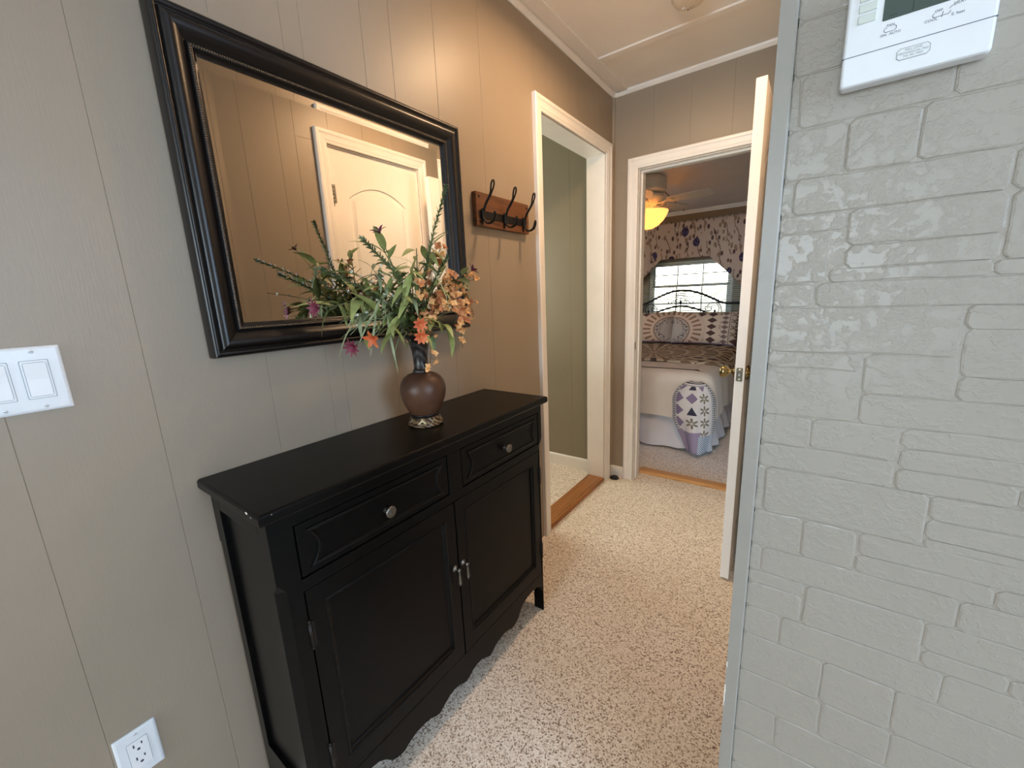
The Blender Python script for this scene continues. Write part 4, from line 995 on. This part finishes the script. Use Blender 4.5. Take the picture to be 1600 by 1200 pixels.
for k in range(9):
    a = math.radians(18+18*k); c = (-0.215, 1.215)
    p = [(c[0]+r*math.cos(a+t), HY, c[1]+0.9*r*math.sin(a+t)) for r, t in ((0.028, 0), (0.06, 0.07), (0.078, 0.05), (0.084, 0), (0.078, -0.05), (0.06, -0.07), (0.028, 0))]
    MB().tube(p, 0.0026, 5).build('shell_rib', hbm, HB)
MB().lathe([(0, -0.03), (0.014, -0.012), (0.016, 0), (0.010, 0.016), (0, 0.03)], 10, (-0.215, HY, 1.165)).build('finial', hbm, HB)
# coverlet
def wcov(i, k, n):
    a = [1.0, 0.8, 0.45, 0.15, 0, 0, 0][k]
    return (0.012*a*math.sin(i*0.19)+0.008*a*math.sin(i*0.43+1)+0.03*a*0.5, 0.012*a*math.sin(i*0.11) if k == 0 else 0)
cv = rings([(-0.022, 0.275), (-0.020, 0.37), (-0.014, 0.48), (0.000, 0.575), (0.02, 0.625), (0.07, 0.652), (0.16, 0.660)], 0.12, wcov)
CO = tag(cv.build('coverlet', M['linen']), 'plain white coverlet hanging over the foot of the bed', 'bedspread')
# patterned quilt over the upper half
def qfn(a, b):
    x = -0.99+1.585*b; yy = 3.86+1.34*a
    e = max(0, (x-0.40)/0.195)
    if a < 0.3: yy += 0.0; 
    x2 = x if e <= 0 else 0.40+0.145*math.sin(min(e, 1.2)*1.25)
    z = 0.674+0.005*math.sin(x*9+yy*7) - (0.11*(1-math.cos(min(e, 1.2)*1.25)))*1.6
    lx = -0.99-x
    cut = max(0, e-0.15)*0.20
    return (x2, yy+cut*(1-a)*0.9, z+0.018*math.sin(PI*min(1, a*9))*0.5)
QU = tag(MB().grid(qfn, 40, 60, True, lambda a, b: (b*1.3, a*1.1)).build('quilt', M['quilt'], None, False), 'brown and cream medallion quilt folded across the bed before the pillows', 'quilt'); solidify(QU, 0.012, 1)
# patterned comforter corner draped over the foot of the bed
def dfn(a, b):
    """a: along (0 = floor, 1 = top arch), b: across."""
    z = 0.035+0.565*a
    mid = 0.405+0.02*a+0.055*(1-a)
    wl_ = (0.075+0.105*min(1, a*2.2))*(1 if a < 0.72 else math.sqrt(max(0.02, 1-((a-0.72)/0.29)**2)))
    wr_ = (0.080+0.035*min(1, a*2))*(1 if a < 0.72 else math.sqrt(max(0.02, 1-((a-0.72)/0.29)**2)))
    x = mid+(-wl_ if b < 0.5 else wr_)*abs(2*b-1)
    fold = 0.016*math.sin(b*9+a*3)*(1.2-a)+0.012*math.sin(b*17-a*6)*(1-a)
    ycap = byf-0.078-0.025*(1-a)-0.03*math.sin(PI*b)
    if x > 0.44: ycap += min(0.10, (x-0.44)**2*8)
    if a > 0.86: ycap += 0.03*((a-0.86)/0.14)**2
    return (x, ycap+fold*0.9, z)
DR = MB().grid(dfn, 46, 34, True, lambda a, b: (b*0.30, a*0.52)).build('quilt_corner', M['drape'], None, False)
tag(DR, 'lilac and grey patchwork quilt corner draped over the bed foot onto carpet', 'quilt'); solidify(DR, 0.008)
# pillows
def pillow(name, cx, cyp, cz, w, h, lean, roll, label, flipu):
    def side(sg):
        def f(a, b):
            u, v = 2*a-1, 2*b-1; bul = (max(0, 1-abs(u)**3.2)**0.6)*(max(0, 1-abs(v)**3.2)**0.6)
            px = u*w/2*(1-0.05*(1-v*v)*0-0.035*abs(v)**2*0); pz = v*h/2
            px *= 1-0.04*(1-abs(v))*0; pz *= 1-0.05*(1-abs(u)**2)
            return (px, -sg*0.085*bul, pz)
        return f
    uvf = (lambda a, b: (1-a, b)) if flipu else (lambda a, b: (a, b))
    mb = MB().grid(side(1), 26, 20, True, uvf); mb.grid(side(-1), 26, 20, True, uvf, True)
    o = mb.build(name, M['sham'], None, False)
    o.matrix_world = Matrix.Translation((cx, cyp, cz)) @ Matrix.Rotation(lean, 4, 'X') @ Matrix.Rotation(roll, 4, 'Y'); return tag(o, label, 'pillow', 'matching pillow shams at the headboard')
pillow('pillow', 0.105, 5.145, 0.872, 0.69, 0.385, -0.30, 0.02, 'full patterned pillow sham leaning at the right of the headboard, nearer the open door', False)
pillow('pillow', -0.575, 5.160, 0.872, 0.69, 0.385, -0.32, -0.03, 'partly hidden patterned pillow sham beside the left door jamb', True)
# ---- ceiling fan
CFN = thing('ceiling_fan', 'antique white ceiling fan with a lit amber glass bowl in the bedroom', 'ceiling fan', (FAN.x, FAN.y, CZ(FAN.y)))
fz = CZ(FAN.y); fc = (FAN.x, FAN.y, 0)
MB().lathe([(0.10, fz+0.012), (0.155, fz-0.015), (0.165, fz-0.05), (0.165, fz-0.12), (0.15, fz-0.14), (0.10, fz-0.15)], 28, fc).build('motor_housing', M['fanw'], CFN)
MB().lathe([(0.10, fz-0.15), (0.145, fz-0.165), (0.14, fz-0.19), (0.10, fz-0.235), (0.075, fz-0.25), (0.055, fz-0.26), (0.045, fz-0.30)], 28, fc).build('switch_housing', M['fanw'], CFN)
for k in range(5):
    a = math.radians(-3+72*k); R_ = Matrix.Translation((FAN.x, FAN.y, fz-0.225)) @ Matrix.Rotation(a, 4, 'Z')
    ir = MB(); ir.tube([(0.08, 0, -0.01), (0.12, 0, -0.018), (0.16, 0, -0.008), (0.20, 0, 0.0)], [0.010, 0.009, 0.010, 0.012], 8); ir.lathe([(0.036, -0.004), (0.036, 0.002), (0.0, 0.006)], 14, (0.215, 0, -0.002))
    io = ir.build('blade_iron', M['fanw']); io.parent = CFN; io.matrix_parent_inverse = Matrix.Translation(CFN.location).inverted(); io.matrix_basis = R_
    out = [(0.19, -0.05), (0.30, -0.062), (0.52, -0.068), (0.565, -0.06), (0.585, -0.03), (0.585, 0.03), (0.565, 0.06), (0.52, 0.068), (0.30, 0.062), (0.19, 0.05)]
    bo = MB().prism(out, 2, -0.003, 0.004).build('blade', M['fanw']); bo.parent = CFN; bo.matrix_parent_inverse = Matrix.Translation(CFN.location).inverted(); bo.matrix_basis = R_ @ Matrix.Rotation(math.radians(-13), 4, 'X')
sh_ = MB().lathe([(0.188, fz-0.305), (0.190, fz-0.312), (0.178, fz-0.345), (0.150, fz-0.39), (0.105, fz-0.435), (0.055, fz-0.462), (0.0, fz-0.470)], 32, fc).build('light_shade', M['shade'], CFN); solidify(sh_, 0.003)
MB().lathe([(0.0, fz-0.49), (0.010, fz-0.482), (0.012, fz-0.472), (0, fz-0.468)], 12, fc).build('finial', M['fanw'], CFN)
# outside the bedroom window
struct('ground_outside', B((-14, BY+0.3, -0.75), (14, 26, -0.7)), M['grass'], 'pale lawn outside the bedroom window', 'ground')
rs = random.Random(11)
mb = MB()
for k in range(900):
    a = rs.uniform(0, 2*PI); e = rs.uniform(-0.2, 1); r = rs.uniform(0.75, 1.0)*0.85
    p = Vector((r*math.cos(a)*math.sqrt(max(0, 1-e*e)), r*math.sin(a)*math.sqrt(max(0, 1-e*e)), e*r*1.0)); d = Vector((rs.uniform(-1, 1), rs.uniform(-1, 1), rs.uniform(-1, 1))).normalized()*0.09; s2 = d.orthogonal().normalized()*0.04
    q = p+Vector((0.05, 10.2, 0.1)); mb.add([q-d, q+s2, q+d, q-s2], [(0, 1, 2, 3)])
mb.tube([(0.05, 10.2, -0.72), (0.05, 10.2, 0.3)], 0.05, 6)
tag(mb.build('garden_shrub', M['shrub'], None, False), 'green garden shrub outside the bedroom window', 'shrub')

# ================================================================ VASE AND FLOWERS
VX, VY, VZ = 0.155, 0.82, TZ1
def vasemat():
    N = NT('bronzed_brown_ceramic'); v = N.coord()
    f = N.noise(v, 9, 5); N.col(N.ramp(f, [(0.3, srgb(58, 36, 25)), (0.55, srgb(86, 56, 39)), (0.75, srgb(104, 70, 50))]))
    N.set(0.42, 0.1, 0.4, N.bump(N.noise(v, 60, 3), 0.1, 0.001)); return N.m
M['vase'] = vasemat()
def carvemat(name, c0, c1, sc):
    N = NT(name); v = N.coord(); w = N.n('TexWave', wave_type='RINGS', rings_direction='X'); N.l(v, w.inputs[0]); w.inputs['Scale'].default_value = sc; w.inputs['Distortion'].default_value = 9; w.inputs['Detail'].default_value = 1
    f = N.ramp(w.outputs[1], [(0.55, c0), (0.72, c1)]); N.col(f); N.set(0.35, 0.4, 0.5, N.bump(w.outputs[1], 0.5, 0.0015)); return N.m
M['neck'] = carvemat('carved_dark_neck', srgb(44, 36, 32), srgb(72, 68, 66), 14)
M['goldt'] = plain('antique_gold_triangle', srgb(168, 150, 116), 0.35, 0.6, var=0.2, scale=80)
M['foot'] = carvemat('carved_bronze_foot', srgb(58, 40, 26), srgb(122, 98, 68), 30)
VS = thing('flower_vase', 'brown round-bellied vase with carved flared neck on the black cabinet', 'vase', (VX, VY, VZ))
V0 = (VX, VY, VZ)
MB().lathe([(0.043, 0.036), (0.0455, 0.040), (0.051, 0.050), (0.0595, 0.068), (0.0660, 0.088), (0.0690, 0.106), (0.0688, 0.120), (0.0640, 0.136), (0.0550, 0.149), (0.0420, 0.158), (0.030, 0.162), (0.0235, 0.164)], 40, V0).build('body', M['vase'], VS)
MB().lathe([(0.0235, 0.163), (0.0265, 0.166), (0.0265, 0.170), (0.0225, 0.173), (0.0212, 0.182), (0.0215, 0.205), (0.0235, 0.228), (0.028, 0.247), (0.036, 0.264), (0.0455, 0.274), (0.0475, 0.277), (0.0465, 0.279), (0.043, 0.276), (0.033, 0.265), (0.025, 0.247), (0.019, 0.225), (0.017, 0.18)], 36, V0).build('neck', M['neck'], VS)
ft = MB().lathe([(0.050, 0.0), (0.0535, 0.003), (0.0535, 0.008), (0.050, 0.012), (0.0445, 0.027), (0.043, 0.031)], 40, V0).build('foot', M['foot'], VS)
MB().lathe([(0.043, 0.030), (0.0462, 0.033), (0.0462, 0.037), (0.043, 0.040)], 36, V0).build('collar', M['iron'], VS)
for k in range(8):
    a = 2*PI*k/8-0.95; pts = []
    for da, h, r in ((-0.26, 0.0125, 0.0508), (0.26, 0.0125, 0.0508), (0.0, 0.0275, 0.0452)): pts.append((VX+r*math.cos(a+da), VY+r*math.sin(a+da), VZ+h))
    MB().add(pts, [(0, 1, 2)]).build('carved_triangle', M['goldt'], ft)

def leafmat(name, c, c2):
    N = NT(name); v = N.coord(); N.col(N.ramp(N.noise(v, 22, 3), [(0.35, c), (0.7, c2)])); N.set(0.5, 0, 0.35)
    N.b.inputs['Subsurface Weight'].default_value = 0.0; return N.m
M['leafA'] = leafmat('soft_green_leaf', srgb(116, 126, 66), srgb(166, 170, 108)); M['leafB'] = leafmat('sage_grey_leaf', srgb(122, 132, 94), srgb(172, 176, 138))
M['leafC'] = leafmat('dark_green_leaf', srgb(66, 80, 44), srgb(104, 114, 66)); M['needle'] = leafmat('rosemary_needle', srgb(66, 84, 52), srgb(108, 122, 84))
M['stem'] = leafmat('green_stem', srgb(86, 92, 52), srgb(120, 122, 74)); M['twig'] = leafmat('brown_twig', srgb(64, 48, 34), srgb(94, 74, 52))
M['orange'] = leafmat('apricot_petal', srgb(216, 150, 90), srgb(242, 198, 134)); M['rust'] = leafmat('rust_petal', srgb(182, 108, 64), srgb(220, 152, 100)); M['coral'] = leafmat('coral_petal', srgb(184, 76, 40), srgb(214, 128, 78))
M['cream'] = leafmat('cream_stamen', srgb(228, 196, 130), srgb(240, 216, 160)); M['plum'] = leafmat('plum_petal', srgb(84, 28, 52), srgb(128, 52, 80)); M['pinkp'] = leafmat('magenta_petal', srgb(98, 32, 50), srgb(140, 60, 80))
M['tiny'] = leafmat('tiny_white_bud', srgb(196, 204, 190), srgb(224, 228, 216))
rf = random.Random(21)
def leafmesh(name, ln, w, bend, mat, fold=0.25, nu=7):
    vs = []; fs = []
    for i in range(nu+1):
        t = i/nu; x = ln*t; ww = w*(math.sin(PI*min(1, t**0.75))**0.9)*0.5+0.0004; zb = -bend*ln*t*t
        for s in (-1, 0, 1): vs.append((x*(1-0.12*bend*t), s*ww, zb+abs(s)*ww*fold))
    for i in range(nu):
        for k in range(2): a = i*3+k; fs.append((a, a+1, a+4, a+3))
    return MB().add(vs, fs, True).mesh(name, mat, False)
def petals(name, n, ln, w, cup, mat, twist=0.0, z0=0.0):
    mb = MB()
    for k in range(n):
        an = 2*PI*k/n+twist; ca, sa = math.cos(an), math.sin(an); vs = []
        for i in range(5):
            t = i/4; ww = w*math.sin(PI*(0.12+0.80*t))*0.5; r = ln*t*math.cos(cup*(1-0.4*t)); z = z0+ln*t*math.sin(cup*(1-0.5*t))
            for s in (-1, 0, 1):
                x, y = r, s*ww; vs.append((x*ca-y*sa, x*sa+y*ca, z-abs(s)*ww*-0.3))
        fs = []
        for i in range(4):
            for q in range(2): a = i*3+q; fs.append((a, a+1, a+4, a+3))
        mb.add(vs, fs, True)
    return mb.mesh(name, mat, False)
LF = {'A': [leafmesh('leaf_a%d' % i, l, w, b, M['leafA']) for i, (l, w, b) in enumerate(((0.075, 0.020, 0.35), (0.095, 0.024, 0.55), (0.060, 0.017, 0.2)))],
      'B': [leafmesh('leaf_b%d' % i, l, w, b, M['leafB']) for i, (l, w, b) in enumerate(((0.034, 0.007, 0.3), (0.042, 0.008, 0.5)))],
      'C': [leafmesh('leaf_c%d' % i, l, w, b, M['leafC']) for i, (l, w, b) in enumerate(((0.050, 0.022, 0.3), (0.065, 0.026, 0.4)))],
      'G': [leafmesh('blade_%d' % i, l, w, b, M['leafB'], 0.15, 9) for i, (l, w, b) in enumerate(((0.15, 0.006, 0.5), (0.12, 0.006, 0.8)))]}
BS = {'o': [petals('apricot_%d' % i, 3+i % 2, l, l*0.85, c, M['orange'], i) for i, (l, c) in enumerate(((0.0125, 0.9), (0.0105, 0.5), (0.0115, 1.2)))],
      'r': [petals('rust_%d' % i, 4, l, l*0.85, c, M['rust'], i) for i, (l, c) in enumerate(((0.0130, 1.0), (0.0115, 0.6)))],
      'p': [petals('plum_lily', 6, 0.026, 0.008, 1.05, M['plum'])], 'm': [petals('magenta_lily', 9, 0.034, 0.009, 1.25, M['pinkp'])],
      'c': [petals('coral_lily', 8, 0.024, 0.0105, 1.05, M['coral'])], 'b': [petals('closed_bud', 5, 0.034, 0.014, 1.25, M['coral'])],
      's': [petals('stamen', 6, 0.020, 0.0025, 1.05, M['cream'])], 't': [petals('tiny', 4, 0.004, 0.004, 0.6, M['tiny'])]}
ROOT = Vector((VX, VY, VZ+0.235))
def place(name, me, parent, p, d, roll=0.0, sc=1.0):
    """local +X along d"""
    d = Vector(d).normalized(); q = d.to_track_quat('X', 'Z')
    o = link(name, me, parent); o.matrix_basis = Matrix.Translation(p) @ q.to_matrix().to_4x4() @ Matrix.Rotation(roll, 4, 'X') @ Matrix.Scale(sc, 4); return o
def place_up(name, me, parent, p, d, roll=0.0, sc=1.0):
    d = Vector(d).normalized(); q = d.to_track_quat('Z', 'Y')
    o = link(name, me, parent); o.matrix_basis = Matrix.Translation(p) @ q.to_matrix().to_4x4() @ Matrix.Rotation(roll, 4, 'Z') @ Matrix.Scale(sc, 4); return o
BQ = thing('flower_bouquet', 'artificial bouquet of apricot blossoms, plum lilies and green sprigs in the brown vase', 'bouquet', (VX, VY, VZ+0.18))
def stem(name, label, cat, tip, mid=None, r=0.0016, mat=None, sag=0.35):
    tip = Vector(tip); a = rf.uniform(0, 2*PI); rr_ = rf.uniform(0.002, 0.011)
    base = ROOT+Vector((rr_*math.cos(a), rr_*math.sin(a), -0.06)); mouth = ROOT+Vector((rr_*math.cos(a)*1.2, rr_*math.sin(a)*1.2, 0.035))
    d = tip-mouth
    m = Vector(mid) if mid else mouth+d*0.5+Vector((0, 0, d.length*sag*0.5))
    p = smooth_path([base, mouth, m, tip], 7)
    t = MB().tube(p, [r*(1.25-0.6*i/len(p)) for i in range(len(p))], 6).build(name, mat or M['stem'], BQ)
    return t, p
def along(p, f):
    i = min(len(p)-2, int(f*(len(p)-1))); u = f*(len(p)-1)-i; return p[i].lerp(p[i+1], u), (p[i+1]-p[i]).normalized()
def clear(p, x=0.052):
    return p
def rdir(t, spread=0.9, upb=0.15):
    v = Vector((rf.gauss(0.15, 1), rf.gauss(0, 1), rf.gauss(upb, 0.8))).normalized(); return (t*(1-spread*0.45)+v*spread).normalized()
def leaves(t, p, kind, n, f0, f1, sc=1.0, spread=0.9, upb=0.15):
    for k in range(n):
        q, d = along(p, f0+(f1-f0)*(k+0.5)/n); me = rf.choice(LF[kind]); dd = rdir(d, spread, upb); s_ = sc*rf.uniform(0.8, 1.2)
        e = q+dd*me.vertices[-1].co.x*s_
        if e.x < 0.052: dd.x = abs(dd.x)+0.15*0; 
        if q.x+dd.x*0.09*s_ < 0.05: dd = Vector((max(0.02, (0.055-q.x)/0.09), dd.y, dd.z)).normalized()
        place({'A': 'leaf', 'B': 'leaflet', 'C': 'round_leaf'}[kind], me, t, q, dd, rf.uniform(-0.6, 0.6), s_)
def needles(t, p, f0, f1, n, ln=0.014):
    mb = MB()
    for k in range(n):
        f = f0+(f1-f0)*k/n; q, d = along(p, min(f, 0.999)); o = d.orthogonal().normalized(); o.rotate(Matrix.Rotation(k*2.4+rf.uniform(-0.3, 0.3), 3, d))
        dd = (o*0.80+d*0.75).normalized(); l = ln*rf.uniform(0.75, 1.15)*(1.05-0.5*max(0, f-0.75)*2); w = dd.cross(d).normalized()*0.0019; nn = w.cross(dd).normalized()*0.0009
        mb.add([q-w, q+w, q+dd*l*0.6+w*1.2+nn, q+dd*l, q+dd*l*0.6-w*1.2+nn], [(0, 1, 2, 4), (2, 3, 4)], True)
    mb.build('needles', M['needle'], t, False)['kind'] = 'stuff'
# rosemary-like spikes
for tip, mid, lab in (((0.330, 0.800, 1.590), (0.235, 0.80, 1.405), 'tall dark green needle spike rising at the right of the bouquet'),
                      ((0.280, 0.575, 1.452), (0.21, 0.73, 1.36), 'dark green needle spike leaning left towards the viewer'),
                      ((0.270, 0.850, 1.430), (0.22, 0.82, 1.34), 'short sage needle spike amid the apricot blossoms'),
                      ((0.120, 0.560, 1.400), (0.13, 0.70, 1.33), 'dark green needle spike near the mirror glass')):
    t, p = stem('needle_spike', lab, 'flower stem', tip, mid, 0.0021); needles(t, p, 0.36, 0.998, 190 if tip[2] > 1.5 else 150, 0.0165)
# broad-leaved branches
for tip, sag, n, lab in (((0.215, 0.850, 1.480), 0.1, 13, 'broad-leaved green branch standing upright in the middle of the bouquet'),
                         ((0.190, 0.700, 1.445), 0.25, 14, 'broad-leaved green branch arching up and left below a plum lily'),
                         ((0.085, 0.590, 1.300), 0.55, 15, 'broad-leaved green branch reaching farthest left along the mirror'),
                         ((0.110, 0.655, 1.330), 0.45, 14, 'broad-leaved green branch close above the lower mirror frame'),
                         ((0.235, 0.665, 1.235), 0.65, 11, 'broad-leaved green branch drooping at the lower left of the bouquet'),
                         ((0.295, 0.800, 1.235), 0.6, 8, 'pale green leafy sprig low over the vase rim'),
                         ((0.230, 0.775, 1.450), 0.1, 12, 'broad-leaved green branch among the uppermost apricot blossoms'),
                         ((0.245, 0.735, 1.395), 0.2, 12, 'broad-leaved green branch in the centre, facing the room'),
                         ((0.165, 0.640, 1.375), 0.3, 12, 'broad-leaved green branch leaning left beside the sage spray'),
                         ((0.155, 0.690, 1.275), 0.5, 12, 'broad-leaved green branch lying low over the mirror frame edge'),
                         ((0.270, 0.840, 1.405), 0.15, 10, 'broad-leaved green branch behind the short sage needle spike')):
    t, p = stem('leafy_branch', lab, 'flower stem', tip, None, 0.0018, None, sag); leaves(t, p, 'A', n, 0.34, 1.0, 0.92, 0.8)
for tip, lab in (((0.25, 0.93, 1.385), 'dark round-leaved sprig at the right of the bouquet'), ((0.14, 0.80, 1.40), 'dark round-leaved sprig deep inside the bouquet'), ((0.20, 0.72, 1.30), 'dark round-leaved sprig left of the vase mouth')):
    t, p = stem('dark_sprig', lab, 'flower stem', tip, None, 0.0015, None, 0.2); leaves(t, p, 'C', 11, 0.35, 1.0, 0.85, 0.9)
# sage sprays with fine leaves
for tip, sag, lab in (((0.16, 0.680, 1.400), 0.2, 'sage fine-leaved spray standing at the upper left of the bouquet'), ((0.19, 0.672, 1.320), 0.35, 'sage fine-leaved spray at the left centre of the bouquet'),
                      ((0.13, 0.625, 1.270), 0.5, 'sage fine-leaved spray hanging before the lower mirror frame'), ((0.22, 0.74, 1.37), 0.25, 'sage fine-leaved spray above the vase mouth')):
    t, p = stem('sage_spray', lab, 'flower stem', tip, None, 0.0012, None, sag); leaves(t, p, 'B', 44, 0.3, 1.0, 1.15, 0.95)
    for k in range(7):
        q, d = along(p, rf.uniform(0.6, 0.99)); place_up('bud', BS['t'][0], t, q+rdir(d)*0.018+Vector((0.012, 0, 0)), rdir(d), 0, rf.uniform(0.8, 1.4))
# grass blades
for tip, lab in (((0.15, 0.600, 1.235), 'long grassy blades hanging left in front of the mirror frame'), ((0.20, 0.620, 1.215), 'g'), ((0.23, 0.80, 1.42), 'long grassy blades standing behind the apricot blossoms')):
    t, p = stem('grass_tuft', lab, 'flower stem', tip, None, 0.0011, M['leafB'], 0.7)
    for k in range(9):
        q, d = along(p, rf.uniform(0.25, 0.95)); dd = rdir(d, 0.55, -0.1)
        if q.x+dd.x*0.15 < 0.055: dd.x = max(0.0, (0.058-q.x)/0.15)
        place('grass_blade', rf.choice(LF['G']), t, q, dd, rf.uniform(-0.5, 0.5), rf.uniform(0.65, 1.0))
# apricot blossom sprays
for tip, mid, n, f0, kinds, lab in (((0.200, 1.025, 1.262), (0.20, 0.935, 1.36), 30, 0.40, 'oor', 'apricot blossom spray arching out at the right past the mirror'),
                                   ((0.215, 1.020, 1.372), (0.20, 0.92, 1.34), 18, 0.45, 'oo', 'apricot blossom spray rising at the right edge of the bouquet'),
                                   ((0.245, 0.855, 1.462), (0.20, 0.83, 1.36), 24, 0.40, 'oro', 'apricot blossom spray standing at the top centre of the bouquet'),
                                   ((0.280, 0.900, 1.285), (0.23, 0.87, 1.35), 42, 0.28, 'oro', 'dense apricot and rust blossom spray right of the vase mouth'),
                                   ((0.245, 0.930, 1.250), (0.20, 0.90, 1.33), 34, 0.32, 'rro', 'rust blossom spray behind the right side of the vase neck'),
                                   ((0.235, 0.785, 1.135), (0.245, 0.79, 1.26), 24, 0.36, 'oo', 'apricot blossom sprig hanging down in front of the vase neck'),
                                   ((0.195, 0.965, 1.160), (0.21, 0.93, 1.30), 16, 0.5, 'oo', 'thin apricot blossom sprig drooping to the right of the vase'),
                                   ((0.235, 0.760, 1.375), (0.22, 0.79, 1.31), 18, 0.38, 'or', 'apricot blossom spray left of the tall needle spike'),
                                   ((0.265, 0.880, 1.375), (0.23, 0.85, 1.34), 26, 0.35, 'oor', 'apricot blossom spray at the right centre of the bouquet'),
                                   ((0.300, 0.850, 1.250), (0.25, 0.84, 1.31), 26, 0.35, 'oro', 'apricot blossom spray nearest the room over the vase rim')):
    t, p = stem('blossom_spray', lab, 'flower stem', tip, mid, 0.0012, M['twig'])
    pd = MB()
    for k in range(n):
        q, d = along(p, f0+(1-f0)*(k+0.5)/n); o_ = Vector((rf.gauss(0.2, 1), rf.gauss(0, 1), rf.gauss(0, 1))).normalized()*rf.uniform(0.006, 0.026)
        kk = rf.choice(kinds); c = q+o_
        pd.tube([q, q+o_*0.5+Vector((0, 0, 0.002)), c], 0.0006, 4)
        place_up('blossom', rf.choice(BS[kk]), t, c, o_+Vector((0.012, -0.012, 0.004)), rf.uniform(0, 6), rf.uniform(0.8, 1.25))
    pd.build('pedicels', M['twig'], t)['kind'] = 'stuff'
    if n > 14: leaves(t, p, 'C', 3, 0.3, 0.9, 0.6)
# lilies
for tip, kind, lab in (((0.220, 0.670, 1.478), 'p', 'plum lily on a tall stem at the top left of the bouquet'), ((0.245, 0.972, 1.395), 'p', 'plum star lily at the right edge of the bouquet'),
                       ((0.085, 0.566, 1.306), 'm', 'magenta lily at the far left against the mirror'), ((0.140, 0.618, 1.205), 'm', 'magenta lily drooping below the mirror frame'),
                       ((0.275, 0.725, 1.222), 'c', 'open coral lily at the vase rim'), ((0.265, 0.735, 1.252), 'c', 'upper coral lily just above the vase rim'), ((0.205, 0.636, 1.228), 'b', 'closed coral bud left of the vase neck')):
    t, p = stem('lily_stem', lab, 'flower stem', tip, None, 0.0016, None, 0.35 if kind != 'p' else 0.12)
    q, d = p[-1], (p[-1]-p[-3]).normalized(); d2 = (d+Vector((0.55, -0.5, 0.1))).normalized() if kind in 'mc' else d
    o = place_up('blossom', BS[kind][0], t, q, d2, 0.3)
    if kind in 'mc':
        so = link('stamens', BS['s'][0], t); so.matrix_basis = o.matrix_basis.copy()
    leaves(t, p, 'A', 3, 0.55, 0.92, 0.7)
# bare twigs reaching along the mirror
for tip, lab in (((0.17, 0.545, 1.352), 'thin bare brown twig reaching left past the leaves'), ((0.16, 0.60, 1.40), 'thin budded brown twig above the sage spray')):
    t, p = stem('bare_twig', lab, 'flower stem', tip, None, 0.0011, M['twig'], 0.25)
    for k in range(6):
        q, d = along(p, 0.55+0.44*k/6); place_up('bud', BS['t'][0], t, q, rdir(d), 0, 1.1)
